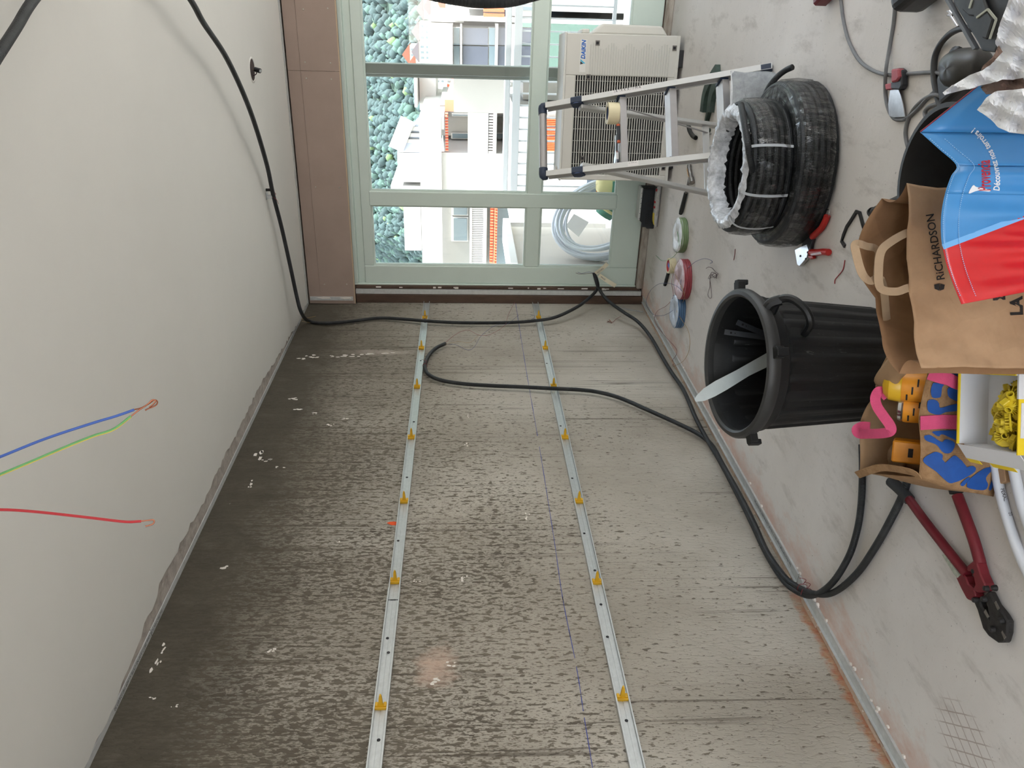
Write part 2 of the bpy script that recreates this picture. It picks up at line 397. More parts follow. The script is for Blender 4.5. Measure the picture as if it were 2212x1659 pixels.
# strip by the window: plaster runs up to the second track with a fine chipped lip
xs = np.linspace(.05, XR, 90); yy = [5.40+random.uniform(-.006, .008) for _ in xs]
k0 = len(xs)
m.add([(x, 5.40, H-T) for x in xs]+[(x, y+.015, H-T) for x, y in zip(xs, yy)]+[(x, y+.015, H) for x, y in zip(xs, yy)],
      [(i, i+1, k0+i+1, k0+i) for i in range(k0-1)]+[(k0+i, k0+i+1, 2*k0+i+1, 2*k0+i) for i in range(k0-1)])
m.build('plaster_skin', 'ceiling_plaster', CE)
struct('wall_right', MB().box(XR, XR+.25, YB-.2, 3.0, 0, H).box(XR, XR+.25, 5.0, 5.9, 0, H).box(XR, XR+.25, 3.0, 5.0, 2.1, H), 'white_wall')   # unseen opening, added to let sun in and brighten the room
struct('wall_back', MB().box(-.25, 1.2, YB-.25, YB, 0, H).box(5.0, XR+.25, YB-.25, YB, 0, H).box(1.2, 5.0, YB-.25, YB, 2.25, H), 'white_wall')  # wide opening out of view, enlarged to bring in fill light
# ------------------------------------------------------------------ steel perimeter tracks
def track(name, label, segs, boxes):
    t = thing(name, label, 'track', segs)
    return t
STAMP = 'Ste PROTEKTOR Lisse 28/17 3,00 NF CSTB KL609 141125/07:30'
tr = thing('ceiling_track', 'galvanised steel track along the ceiling above the concrete wall, with printed stamp', 'track', (.016, 2, H))
for a, b in ((-2.5, 1.25), (1.262, 2.2), (2.206, 4.35), (4.36, 5.5)):
    MB().box(.001, .029, a, b, H-.0050, H-.001).build('track_length', 'zinc_dull', tr, bevel=.0008)
for y0 in (fl(345, 1310, H)[1], 5.1):
    text(STAMP, .0185, (.0225, y0, H-.0054), (0, -1, 0), (-1, 0, 0), 'stamp_ink', tr, name='printed_stamp', sx=.92)
tf = thing('floor_track', 'galvanised steel track on the floor along the concrete wall, with printed stamp', 'track', (.05, 2, 0))
for a, b in ((.2, 2.39), (2.396, 5.5)):
    q = MB(); q.box(.034, .080, a, b, 0, .004).box(.034, .036, a, b, .004, .014).box(.078, .080, a, b, .004, .009); q.build('track_length', 'zinc_dull', tf)
text(STAMP, .0185, (.064, 2.47, .0045), (0, 1, 0), (-1, 0, 0), 'stamp_ink', tf, name='printed_stamp', sx=.92)
# crumbly mortar left between the track and the wall
m = MB(); y = .6
while y < 5.4:
    L = random.uniform(.05, .16); wd = random.uniform(.008, .030)
    m.box(.0, wd, y, y+L, 0, random.uniform(.003, .012)); y += L*.96
mo = m.build('mortar_strip', 'mortar' if 'mortar' in MATS else mat('mortar', (214, 190, 168), .95, var=.2, vscale=40, bump=.6, bscale=80), FLO, bevel=.002)
m = MB()
for i in range(70):
    y = random.uniform(1.5, 2.5) if i < 45 else random.uniform(2.5, 5.3); s = random.uniform(.002, .006); x = random.uniform(.012, .034) if i % 3 else random.uniform(.082, .10)
    m.obox((x, y, s*.8), ((1, random.random(), .3), (-.4, 1, .2), (0, -.2, 1)), (s, s*.8, s*.7))
tag(m.build('plaster_crumb', 'white_flake', FLO), kind='stuff')
# second ceiling track along the window side
tw = thing('ceiling_track', 'galvanised steel ceiling track above the brown header board', 'track', (2, 5.45, H))
MB().box(.03, XR, 5.440, 5.468, H-.010, H-.001).build('track_length', 'zinc_dull', tw)
# ------------------------------------------------------------------ marks on the concrete
def ribbon(pts, wd, nrm):
    m = MB(); P = [np.array(p, float) for p in pts]; nrm = np.array(nrm, float)
    for i, p in enumerate(P):
        d = P[min(i+1, len(P)-1)]-P[max(i-1, 0)]; sd = np.cross(nrm, d); sd /= np.linalg.norm(sd); w_ = wd[i] if hasattr(wd, '__len__') else wd
        m.v += [tuple(p+sd*w_/2), tuple(p-sd*w_/2)]
    for i in range(len(P)-1): m.f.append((2*i, 2*i+1, 2*i+3, 2*i+2)); m.mi.append(0)
    return m
q = [wl(*p) for p in ((1114, 656), (1135, 790), (1165, 965), (1196, 1160), (1215, 1290), (1245, 1440), (1262, 1550), (1280, 1659))]
q = [np.array((.0006, p[1], p[2])) for p in q]; q = catmull(q, 16)
for a in range(0, len(q)-5, 8):
    b = min(len(q), a+random.choice((6, 8, 9))+1)
    ribbon(q[a:b], [random.uniform(.0018, .0038) for _ in q[a:b]], (1, 0, 0)).build('chalk_line', 'blue_chalk', WL)
def blob(c, r, n=11, jag=.45, sy=1.0, sz=1.0, x=.0008):
    m = MB(); pts = []
    for k in range(n):
        a = 2*math.pi*k/n; rr = r*random.uniform(1-jag, 1); pts.append((x, c[1]+rr*sy*math.cos(a), c[2]+rr*sz*math.sin(a)))
    return m.prism(pts, (.0015, 0, 0))
p = wl(851, 1131); blob(p, .028, 9, .3, .55, 1.2).build('paint_spot', 'orange_paint', WL)
for (px, py, r, sy, sz) in ((565, 980, .055, 1.2, .7), (575, 995, .03, .5, 1), (538, 1045, .035, 1, .6), (630, 862, .03, .7, 1.2), (650, 775, .03, .5, 1.4), (668, 770, .035, .7, 1), (690, 772, .025, .5, 1.5),
                            (714, 770, .025, .5, 1.2), (640, 885, .03, .5, 1.3), (605, 1010, .03, .5, .8), (740, 770, .04, .6, 1.4), (775, 768, .045, .6, 1.5), (805, 765, .035, .6, 1.6), (840, 763, .03, .5, 1.6),
                            (685, 893, .022, .5, 1.3), (714, 918, .02, .8, 1), (745, 905, .018, .5, 1.3), (350, 1400, .03, 1, .5), (338, 1437, .03, 1.2, .5), (330, 1510, .014, .6, 1.2), (378, 1526, .012, .7, 1.2), (585, 1405, .018, .7, 1),
                            (972, 1435, .022, .6, 1), (935, 1470, .026, .8, 1), (1005, 960, .035, .8, .5), (1012, 900, .02, 1.5, .3), (1000, 1250, .03, .7, .7), (480, 1225, .022, .7, 1.1), (1140, 1115, .03, 1, .5), (900, 1255, .018, .6, 1), (730, 1170, .014, .6, .8)):
    p = wl(px, py)
    for _ in range(4):
        c = (0, p[1]+random.uniform(-.8, .8)*r*sy, p[2]+random.uniform(-.8, .8)*r*sz); blob(c, r*random.uniform(.22, .5), 8, .6, sy, sz).build('plaster_splash', 'white_flake', WL)
# ------------------------------------------------------------------ window wall
FY = 5.60   # inner face of the frame
GT, TT, TB, GB = 2.015, .902, .796, .256      # glass top, transom, glass bottom
def win(n, label, x0, x1, mull, panes):
    t = thing('window_%d' % n, label, 'window', ((x0+x1)/2, FY+.04, 0), kind='structure'); del t['category']
    F = MB().box(x0, x0+.012, FY-.012, FY+.10, .05, 2.20)
    F.box(x0+.012, x1, FY-.012, FY+.10, 2.135, 2.20).box(x1-.012, x1, FY-.012, FY+.10, .05, 2.20)
    F.box(x0+.012, x1-.012, FY+.014, FY+.10, 2.085, 2.135)
    F.build('outer_frame', 'frame_green', t, bevel=.003)
    MB().box(x0+.012, x0+.145, FY+.004, FY+.085, .05, 2.085).build('stile', 'frame_green', t, bevel=.004)
    MB().box(x1-.145, x1-.012, FY+.004, FY+.085, .05, 2.085).build('stile', 'frame_green', t, bevel=.004)
    MB().box(x0+.145, x1-.145, FY+.008, FY+.085, GT, 2.085).build('top_rail', 'frame_green', t, bevel=.004)
    MB().box(x0+.145, x1-.145, FY+.008, FY+.085, .05, GB).build('bottom_rail', 'frame_green', t, bevel=.004)
    MB().box(x0+.145, x1-.145, FY+.006, FY+.08, TB, TT).build('transom', 'frame_green', t, bevel=.006)
    for a, b in mull:
        MB().box(a, b, FY+.002, FY+.085, GB-.01, GT+.01).build('mullion', 'frame_green', t, bevel=.005)
    for a, b in panes:
        for z0, z1 in ((GB, TB), (TT, GT)):
            # glazing bead, then the pane itself
            g = MB()
            for (p, q_, r, s_) in ((a, b, z0, z0+.010), (a, b, z1-.010, z1), (a, a+.010, z0+.010, z1-.010), (b-.010, b, z0+.010, z1-.010)): g.box(p, q_, FY+.022, FY+.045, r, s_)
            g.build('glazing_bead', 'frame_green', t)
            pn = MB().box(a+.004, b-.004, FY+.046, FY+.050, z0+.004, z1-.004).build('pane', 'window_glass', t)
    return t
W1 = win(1, 'pale green painted window with transom and mullions', .12, 2.62, ((.712, .815),), ((.265, .712), (.815, 2.475)))
W2 = win(2, 'pale green painted window to the right, outside the picture', 2.62, 5.15, ((3.85, 3.95),), ((2.765, 3.85), (3.95, 5.005)))
# post behind the wide pane
MB().box(1.565, 1.585, FY+.09, FY+.15, .06, 2.16).box(1.585, 1.652, FY+.075, FY+.15, .06, 2.16).build('post', 'frame_dark', W1, bevel=.004)
# head of the window wall above the frame, header board in front of it
struct('wall_window', MB().box(-.25, XR+.25, FY+.0, FY+.25, 2.20, 2.5).box(-.25, .12, FY+.0, FY+.25, -.1, 2.2).box(5.15, XR+.25, FY, FY+.25, -.1, 2.2).box(.12, 5.15, FY+.0, FY+.25, -.1, .05), 'batten_brown')
hb = thing('header_board', 'brown sheet header board over the window, screwed and jointed', 'board', (2, 5.5, 2.155))
BX = (.004, 1.612, 3.3, XR)
for a, b in zip(BX[:-1], BX[1:]):
    MB().box(a+.001, b-.001, 5.500, 5.5125, 2.158, 2.405).build('panel', 'board_brown', hb)
    MB().box(a+.001, b-.001, 5.5025, 5.5125, 2.4065, 2.488).build('panel', 'board_brown', hb)
MB().box(.004, XR, 5.4995, 5.513, 2.154, 2.158).build('raw_edge', 'board_edge', hb)
MB().box(.004, XR, 5.513, 5.570, 2.159, 2.171).build('soffit', 'board_brown', hb)
screwm = MB().lathe([(.0, .0022), (.0045, .002), (.0055, 0)], (0, 0, 0), 8, ((1, 0, 0), (0, 0, 1), (0, -1, 0)))
mat('screw_head', (190, 182, 172), .4, .6)
for px, py in ((659, 134), (714, 136), (662, 169), (716, 171), (682, 404), (733, 405), (701, 614), (749, 614), (655, 20), (708, 18)):
    p = ay(px, py, 5.4995); s = MB(); s.v = [tuple(np.array(v)+p) for v in screwm.v]; s.f = list(screwm.f); s.mi = list(screwm.mi); s.build('screw', 'screw_head', hb)
st = thing('steel_strip', 'short galvanised strip with white plaster smears at the left end of the header board', 'strip', (.05, 5.49, 2.17))
MB().box(.032, .060, 5.4925, 5.4995, 2.17, 2.482).build('strip', 'zinc_dull', st)
for z0, z1 in ((2.18, 2.265), (2.33, 2.43)):
    MB().prism([(.048, 5.4915, z0), (.058, 5.4915, z0+.01), (.060, 5.4915, (z0+z1)/2), (.054, 5.4915, z1), (.045, 5.4915, (z0+z1)/2+.01)], (0, -.002, 0)).build('plaster_smear', 'white_flake', st)
# corner: brown batten, grey track, dark gap
bt = thing('corner_batten', 'dark brown wooden batten in the corner left of the window', 'batten', (.05, 5.55, 0))
MB().box(.001, .064, 5.535, 5.60, .0, 2.152).build('board', 'batten_brown', bt, bevel=.003)
MB().box(.100, .122, 5.565, 5.60, .02, 2.152).build('board', 'batten_brown', bt, bevel=.003)
for i in range(16):
    z = random.uniform(.2, 2.1); L = random.uniform(.01, .05)
    MB().box(.103+random.uniform(0, .008), .114+random.uniform(0, .006), 5.5625, 5.566, z, z+L).build('plaster_splash', 'white_flake', bt)
ct = thing('corner_track', 'upright galvanised track between the brown batten and the green window frame', 'track', (.082, 5.55, 0))
MB().box(.066, .098, 5.548, 5.551, .01, 2.152).box(.066, .069, 5.551, 5.59, .01, 2.152).box(.095, .098, 5.551, 5.59, .01, 2.152).build('track_length', 'zinc_dull', ct)
bb = thing('baseboard_window', 'weathered grey wooden strip along the floor under the window', 'trim', (2, 5.58, 0), kind='structure'); del bb['category']
for i, (a, b) in enumerate(((.118, 2.6), (2.605, 5.15))):
    MB().box(a, b, 5.556, 5.60, .0, .046).build('plank', 'old_wood', bb, bevel=.004)
# ------------------------------------------------------------------ balcony
mat('balcony_white', (214, 212, 206), .8, var=.05, vscale=2); mat('parapet_beige', (186, 179, 168), .85, var=.05, vscale=1.2)
mat('rail_grey', (196, 200, 202), .5, .2); mat('balcony_tile', (205, 200, 192), .8, var=.1, vscale=5)
struct('floor_balcony', MB().box(-3, 9, FY+.25, 7.5, -.3, -.04), 'balcony_tile')
rl = thing('balcony_railing', 'pale grey metal balcony railing with upright bars', 'railing', (2.5, 7.2, 0))
MB().box(.36, 9, 7.165, 7.235, .955, 1.005).build('handrail', 'rail_grey', rl, bevel=.006)
MB().box(.36, 9, 7.175, 7.225, .865, .93).build('top_rail', 'rail_grey', rl, bevel=.004)
MB().box(.36, 9, 7.185, 7.215, .08, .11).build('bottom_rail', 'rail_grey', rl)
barm = None
for i in range(85):
    x = .40+i*.0995
    if barm is None:
        barm = MB().box(-.006, .006, -.012, .012, .11, .90).build('bar', 'rail_grey', rl, world=False); o = barm
    else:
        o = barm.copy(); COL.objects.link(o)
    o.location = (x-2.5, 0, 0)
sp = thing('side_parapet', 'beige rendered balcony side wall with white coping, behind the pipe coil', 'wall', (.1, 6.6, 0))
MB().box(-.02, .10, 5.86, 7.25, -.04, .92).build('wall_body', 'parapet_beige', sp)
MB().box(-.05, .17, 5.86, 7.3, .92, .985).build('coping', 'balcony_white', sp, bevel=.006)
struct('wall_sun_block', MB().box(2.75, 2.87, FY+.25, 7.3, -.04, 3.9), 'balcony_white')      # unseen wall to the right, added to keep the sun off the balcony
# ------------------------------------------------------------------ the town across the street
mat('facade_white', (170, 169, 165), .85, var=.05, vscale=.7); mat('facade_speckle', (174, 173, 168), .9, var=.14, vscale=5)
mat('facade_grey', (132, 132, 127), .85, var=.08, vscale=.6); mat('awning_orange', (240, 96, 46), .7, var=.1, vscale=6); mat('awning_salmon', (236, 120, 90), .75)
mat('shop_dark', (74, 80, 92), .35, var=.25, vscale=1.5); mat('pane_dark', (96, 112, 118), .12); mat('skylight', (150, 158, 172), .3)
mat('tile_orange', (236, 104, 70), .7); mat('roof_dark', (90, 84, 96), .8)
def fbox(mb, Y, x0, x1, y0, y1, dep=1.0, sh=0.0):
    """box whose front at depth Y covers photo rows x0..x1 (down) and columns y0..y1 (right to left)"""
    a = ay(x1, y1, Y); b = ay(x0, y0, Y); return mb.box(a[0], b[0], Y+sh, Y+sh+dep, a[2], b[2])
YA = 26.0
A = thing('apartment_building', 'white terraced apartment block with speckled parapet band and orange awnings', 'building', (-4, YA, -12))
m = MB(); fbox(m, YA, 905, 959, 252, 800, .5); m.build('parapet_band', 'facade_speckle', A)
# the band turns the corner and runs back
c1 = ay(905, 252, YA); c2 = ay(959, 252, YA); k1 = ay(928, 178, 38.0); k2 = ay(966, 178, 38.0)
for _q in (c1, c2): _q[1] += .06
m = MB(); m.prism([c1, c2, k2, k1], (-.4, 0, 0)); m.build('parapet_return', 'facade_speckle', A)
m = MB(); fbox(m, YA, 950, 1500, 334, 447, 8, .35); m.build('wall', 'facade_white', A)
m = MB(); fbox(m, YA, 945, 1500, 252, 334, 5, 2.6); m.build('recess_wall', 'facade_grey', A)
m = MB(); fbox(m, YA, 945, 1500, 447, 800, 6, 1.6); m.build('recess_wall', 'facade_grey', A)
for z0, z1 in ((1011, 1056), (1112, 1160), (1215, 1262)):
    m = MB(); fbox(m, YA, z0, z1, 243, 335, .25, .3); m.build('balcony_front', 'facade_white', A)
    a = ay(z1, 335, YA); b = ay(z0, 243, YA); MB().box(b[0]-.05, b[0]+.12, YA+.3, YA+4, a[2], b[2]).build('balcony_side', 'facade_white', A)
    MB().box(a[0], b[0], YA+.3, YA+3, a[2]-.25, a[2]+.02).build('balcony_floor', 'facade_white', A)
for z0, z1 in ((961, 968), (1057, 1065), (1161, 1168)):
    a = ay(z1, 332, YA); b = ay(z0, 246, YA); nb = 14
    for i in range(nb):
        x = a[0]+(b[0]-a[0])*i/nb; MB().box(x+.03, x+(b[0]-a[0])/nb-.03, YA+.30, YA+.55, a[2], b[2]).build('awning_slat', 'awning_salmon', A)
for z0, z1 in ((960, 976), (1058, 1074)):     # folded awning ends on the flank
    a = ay(z1, 246, YA); b = ay(z0, 216, YA)
    MB().prism([(a[0], YA+.5, b[2]), (a[0]+.35, YA+.5, b[2]), (b[0]+.35, YA+4, a[2]), (b[0], YA+4, a[2])], (0, 0, -.35)).build('awning', 'awning_salmon', A)
for (x0, x1, y0, y1) in ((972, 1012, 316, 331), (974, 1012, 272, 279), (1070, 1110, 316, 331), (1066, 1110, 272, 279)):
    m = MB(); fbox(m, YA, x0, x1, y0, y1, .1, 2.5); w_ = m.build('window', 'facade_white', A)
    m = MB(); fbox(m, YA, x0+3, x1-1, y0+2, y1-2, .05, 2.46); m.build('pane', 'pane_dark', w_)
# left pane view: window, slatted balcony, orange tile strip
for (x0, x1, y0, y1) in ((973, 1012, 450, 492), (973, 1012, 494, 550)):
    m = MB(); fbox(m, YA, x0, x1, y0, y1, .15, 1.5); w_ = m.build('window', 'facade_white', A)
    m = MB(); fbox(m, YA, x0+6, x1-3, y0+3, y1-3, .05, 1.44); m.build('pane', 'pane_dark', w_)
a = ay(1046, 580, YA); b = ay(1018, 447, YA); nb = 34
for i in range(nb):
    x = a[0]+(b[0]-a[0])*i/nb; MB().box(x, x+(b[0]-a[0])/nb*.55, YA+.2, YA+.26, a[2], b[2]).build('baluster', 'facade_white', A)
m = MB(); fbox(m, YA, 1015, 1019, 440, 600, .3, .15); fbox(m, YA, 1045, 1050, 440, 600, 1.4, .15); m.build('balcony_rail', 'facade_white', A)
a = ay(1073, 571, YA); b = ay(1059, 440, YA); nb = 21
for i in range(nb):
    x = a[0]+(b[0]-a[0])*i/nb
    for zz in (0, 1): 
        h0 = a[2]+(b[2]-a[2])*zz/2; MB().box(x+.02, x+(b[0]-a[0])/nb-.02, YA-.05+.1*zz, YA+.3, h0+.015, h0+(b[2]-a[2])/2-.015).build('awning_tile', 'tile_orange', A)
m = MB(); fbox(m, YA, 1073, 1100, 440, 600, .2, 1.4); m.build('pane', 'pane_dark', A)
# roof storey
m = MB(); fbox(m, YA, 848, 905, 356, 424, 4, 2); fbox(m, YA, 833, 905, 432, 462, 4, 2); fbox(m, YA, 862, 905, 462, 580, 3, 2); m.build('roof_storey', 'facade_white', A)
m = MB(); fbox(m, YA, 874, 884, 194, 282, 4, 5); fbox(m, YA, 884, 930, 205, 300, 3, 6); m.build('roof_storey', 'facade_white', A)
a = ay(848, 336, YA); b = ay(903, 356, YA); c = ay(903, 290, YA); d = ay(880, 290, YA)
MB().prism([(a[0], YA+2, a[2]), (b[0]-.0, YA+2, a[2]), (b[0], YA+2, b[2]), (c[0], YA+2, c[2]), (d[0], YA+2, c[2]+.15)], (0, 1.5, 0)).build('skylight', 'skylight', A)
p0 = ay(846, 345, YA); p1 = ay(872, 280, YA); MB().bar((p0[0], YA+1.9, p0[2]), (p1[0], YA+1.9, p1[2]), .5, .38, (0, -1, 0)).build('roof_slope', 'facade_white', A)
for i in range(3):
    q_ = ay(890, 300+i*14, YA); MB().box(q_[0]-.06, q_[0]+.06, YA+1.85, YA+2, q_[2]-.25, q_[2]+.35).build('mullion', 'facade_white', A)
# far wing seen between the post and the corner
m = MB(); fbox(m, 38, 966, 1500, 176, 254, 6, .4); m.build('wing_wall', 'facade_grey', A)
for z0, z1 in ((1012, 1056), (1110, 1170)):
    m = MB(); fbox(m, 38, z0, z1, 176, 216, .4, 0); m.build('balcony_front', 'facade_white', A)
for z0 in (966, 1060):
    for i in range(4):
        m = MB(); fbox(m, 38, z0, z0+44, 180+i*9, 185+i*9, .1, .1); m.build('fin', 'facade_white', A)
        m = MB(); fbox(m, 38, z0-1, z0+8, 181+i*9, 188+i*9, .3, -.2); m.build('awning', 'awning_salmon', A)
YB2 = 18.0
B = thing('apartment_building', 'white concrete block at the right with dark shuttered shop window and orange blind', 'building', (3.5, YB2, -12))
m = MB(); fbox(m, YB2, 924, 978, 52, 146, 6, 0); fbox(m, YB2, 978, 1500, 37, 60, 6, .05); fbox(m, YB2, 1096, 1112, 52, 146, 6, .02); m.build('wall', 'facade_speckle', B)
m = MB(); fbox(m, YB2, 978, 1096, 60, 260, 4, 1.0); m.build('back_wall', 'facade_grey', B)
m = MB(); fbox(m, YB2, 924, 1002, 37, 52, 5, .6); m.build('chamfer_wall', 'facade_white', B)
for (x0, x1, mm) in ((978, 994, 'pane_dark'), (998, 1056, 'shop_dark'), (1056, 1071, 'pane_dark'), (1075, 1095, 'shop_dark'), (1112, 1160, 'shop_dark')):
    for (y0, y1) in ((61, 100), (101, 145)):
        m = MB(); fbox(m, YB2, x0, x1, y0, y1, .2, .30); w_ = m.build('window', 'facade_white', B)
        m = MB(); fbox(m, YB2, x0+1.5, x1-1.5, y0+.6, y1-.6, .1, .26); m.build('pane', mm, w_)
for x0, x1 in ((994, 998), (1071, 1075)):
    m = MB(); fbox(m, YB2, x0, x1, 52, 146, .4, .1); m.build('window_rail', 'facade_white', B)
m = MB(); fbox(m, YB2, 1001, 1500, -420, 37, 6, .9); m.build('wall', 'facade_speckle', B)
for s in range(7):
    a = ay(1092, 41-s*12, YB2); b = ay(1046, 41-(s+1)*12+2, YB2); MB().box(a[0], b[0], YB2+.6, YB2+.72, a[2], b[2]).build('blind_slat', 'awning_orange', B)
for s in range(3):
    a = ay(1180, 40-s*44, YB2); b = ay(1112, 2-s*44, YB2); w_ = MB().box(a[0], b[0], YB2+.78, YB2+.9, a[2], b[2]).build('window', 'facade_white', B)
    MB().box(a[0]+.12, b[0]-.12, YB2+.72, YB2+.8, a[2], b[2]-.15).build('pane', 'pane_dark', w_)
D = thing('apartment_building', 'lower white building with orange shutters seen below the balcony rail', 'building', (0, 21, -12))
m = MB(); fbox(m, 21.0, 1112, 1600, 236, 500, 4, .6); m.build('wall', 'facade_white', D)
for i, (y0, y1) in enumerate(((262, 278), (282, 298), (302, 318), (318, 330))):
    for s in range(4):
        m = MB(); fbox(m, 21.0, 1178, 1213, y0+s*4, y0+s*4+3.4, .1, .4); m.build('shutter_slat', 'awning_orange', D)
mat('planter_leaf', (120, 150, 80), .8)
m = MB(); fbox(m, 21.0, 1140, 1240, 190, 236, 3, 1.6); m.build('wing', 'facade_grey', D)
# street level, far below
struct('ground_street', MB().box(-200, 200, 8, 420, -14, -12), 'facade_grey')
# ------------------------------------------------------------------ wooded hillside and houses
mat('forest_dark', (44, 66, 66), .9, var=.5, vscale=.12); mat('forest_mid', (58, 84, 76), .9, var=.4, vscale=.15); mat('forest_light', (82, 106, 68), .9, var=.3, vscale=.2)
mat('hill_ground', (44, 66, 56), .95, var=.3, vscale=.05)
def hill_z(x, y):
    a = (x-2.18)/y                              # ridge drops away towards the left
    ridge = 1.36+np.interp(a, [-1.6, -.42, -.376, -.341, -.318, -.30, -.2, .2, 1.5], [.02, .045, .075, .112, .140, .165, .21, .25, .28])*290
    t = min(1, max(0, (y-60)/230)); return -13+(ridge+13)*(t*t*(3-2*t))**.9
mat('mountain_haze_blue', (84, 118, 158), .95, var=.12, vscale=.01)  # distance haze is put into this base colour
MT = thing('far_mountain', 'distant haze-blue mountain showing left of the wooded slope', 'mountain', (-330, 700, 0))
MB().grid(lambda u, v: (-900+u*1100, 620+v*200, -15+v*(1.36+15+700*np.interp((-900+u*1100-2.18)/700, [-1.3, -.5, -.40, -.34, -.25, .3], [.06, .09, .112, .135, .16, .16]))), 40, 6).build('slope', 'mountain_haze_blue', MT, smooth='all')
HI = thing('hillside', 'wooded green hillside behind the white buildings', 'hill', (-50, 150, 0))
m = MB(); m.grid(lambda u, v: ((-1.2+u*2.0)*(55+v*245), 55+v*245, hill_z((-1.2+u*2.0)*(55+v*245), 55+v*245)), 80, 40)
m.build('ground', 'hill_ground', HI, smooth='all')
ico = bmesh.new(); bmesh.ops.create_icosphere(ico, subdivisions=1, radius=1); ico.verts.ensure_lookup_table(); ico.faces.ensure_lookup_table()
IV = np.array([v.co[:] for v in ico.verts]); IF = [tuple(v.index for v in f.verts) for f in ico.faces]; ico.free()
rs = np.random.RandomState(5)
crowns = [MB(), MB(), MB()]
for i in range(17000):
    y = 100+rs.rand()**.75*198
    x = y*rs.uniform(-.48, .06); z = hill_z(x, y); r = rs.uniform(.55, 1.05)*(.5+y/420)
    k = min(2, int(abs(rs.randn())*.95))
    if k == 2 and y > 150 and rs.rand() < .75: k = 1
    V = IV*(1+rs.uniform(-.25, .25, (len(IV), 1)))*np.array((r, r, r*1.35))+np.array((x, y, z+r*.6))
    crowns[k].add(V, IF)
for k, nm in enumerate(('forest_dark', 'forest_mid', 'forest_light')):
    tag(crowns[k].build('tree_crowns', nm, HI, smooth='all'), kind='stuff')
mat('house_wall', (232, 222, 206), .85); mat('house_roof', (150, 96, 78), .8); mat('house_roof_grey', (120, 112, 116), .8)
wins = MB
for i, (px, py, Y, wd, hh) in enumerate(((905, 112, 95, 5.5, 7), (885, 118, 120, 7, 8), (930, 14, 80, 5, 6), (948, 26, 85, 5, 7), (915, 20, 100, 6, 7), (962, 8, 78, 6, 6), (905, 68, 105, 5, 5), (898, 138, 105, 5, 5), (930, 186, 110, 6, 7))):
    p = ay(px, py, Y); wd, hh = 2.1*Y/100, 2.2*Y/100; hs = thing('house', ('tall grey gabled house on the wooded slope beside the white block', 'long pale house below the woods', 'small white house at the far right of the slope', 'white house with rows of windows on the slope', 'cream house high on the right slope', 'house with dark red roof nearest the white wall', 'small white chalet among the trees', 'pale house half hidden by trees', 'little white house seen beside the window post')[i], 'house', (p[0], Y, p[2]-hh))
    MB().box(p[0]-wd/2, p[0]+wd/2, Y, Y+3, p[2]-hh-1, p[2]).build('wall', 'house_wall', hs)
    MB().prism([(p[0]-wd/2-.15, Y-.15, p[2]), (p[0]+wd/2+.15, Y-.15, p[2]), (p[0], Y-.4, p[2]+wd*.42)], (0, 3.3, 0)).build('roof', 'house_roof' if i % 2 else 'house_roof_grey', hs)
    for a in range(3):
        for b in range(3):
            MB().box(p[0]-wd*.36+a*wd*.28, p[0]-wd*.36+a*wd*.28+wd*.12, Y-.05, Y+.1, p[2]-.55-b*.6, p[2]-.2-b*.6).build('window', 'pane_dark', hs)
# ------------------------------------------------------------------ furring rails with yellow spacer clips
mat('clip_yellow', (226, 176, 36), .5, var=.1, vscale=20)
def corr():
    k = N('conduit_black'); u = k.xyz(k.tc.outputs['UV'])[0]
    r = k.math('SINE', k.math('MULTIPLY', u, 2*math.pi/.0036))
    dust = k.rng(k.noise(k.mapv(), 14, 4, .7), .45, .75)
    k.out(k.mix(dust, lin((22, 25, 28)), lin((48, 51, 53))), .48); k.bump(r, .5, .0012)
corr()
clip0 = None
def rail(label, zc, joint, clips, dots, dash, nm):
    t = thing('furring_rail', label, 'rail', (0, 3, zc), group='furring rails on the concrete wall')
    for i, (a, b, dz) in enumerate(((-2.0, joint+.05, 0.0), (joint, 5.53, 0.0))):
        k = 1.0 if i == 0 else .93; m = MB(); x0 = .0040 if i == 0 else .0005
        m.box(x0, x0+.0025, a, b, zc-.022*k, zc-.0016).box(x0, x0+.0025, a, b, zc+.0016, zc+.022*k).box(x0, x0+.0004, a, b, zc-.0016, zc+.0016)
        for s in (-1, 1):
            z0, z1 = sorted((zc+s*.0225*k, zc+s*.0243*k)); m.box(x0, .0175+(.001 if i == 0 else 0), a, b, z0, z1)
            z0, z1 = sorted((zc+s*.0195*k, zc+s*.0225*k)); m.box(.0155, .0175+(.001 if i == 0 else 0), a, b, z0, z1)
            z0, z1 = sorted((zc+s*.011*k, zc+s*.015*k)); m.box(x0, x0+.0032, a, b, z0, z1)
        m.build('rail_length', 'zinc', t)
    for px, py in dots:
        p = wl(px, py, .0035); q = MB(); q.lathe([(.0, .0009), (.0056, .0008), (.0062, 0)], (.0068 if p[1] < 2.42 else .0033, p[1], p[2]), 9, ((0, 1, 0), (0, 0, 1), (1, 0, 0))); q.build('ink_dot', 'ink', t)
    if dash:
        p = wl(*dash, .0035); MB().box(.0066, .0072, p[1]-.003, p[1]+.002, zc-.018, zc+.018).build('ink_line', 'ink', t)
    return t
RA = rail('upper horizontal furring rail of galvanised steel on the concrete wall', 1.630, 2.37, None,
          ((879, 1031), (860, 1168), (837, 1380), (839, 1411), (818, 1600), (894, 911), (909, 779)), (850, 1297), 'upper')
RB = rail('lower horizontal furring rail of galvanised steel on the concrete wall', .815, 2.41, None,
          ((1236, 1033), (1262, 1152), (1285, 1232), (1298, 1307), (1312, 1377), (1353, 1558), (1181, 785), (1211, 920), (1160, 698)), None, 'lower')
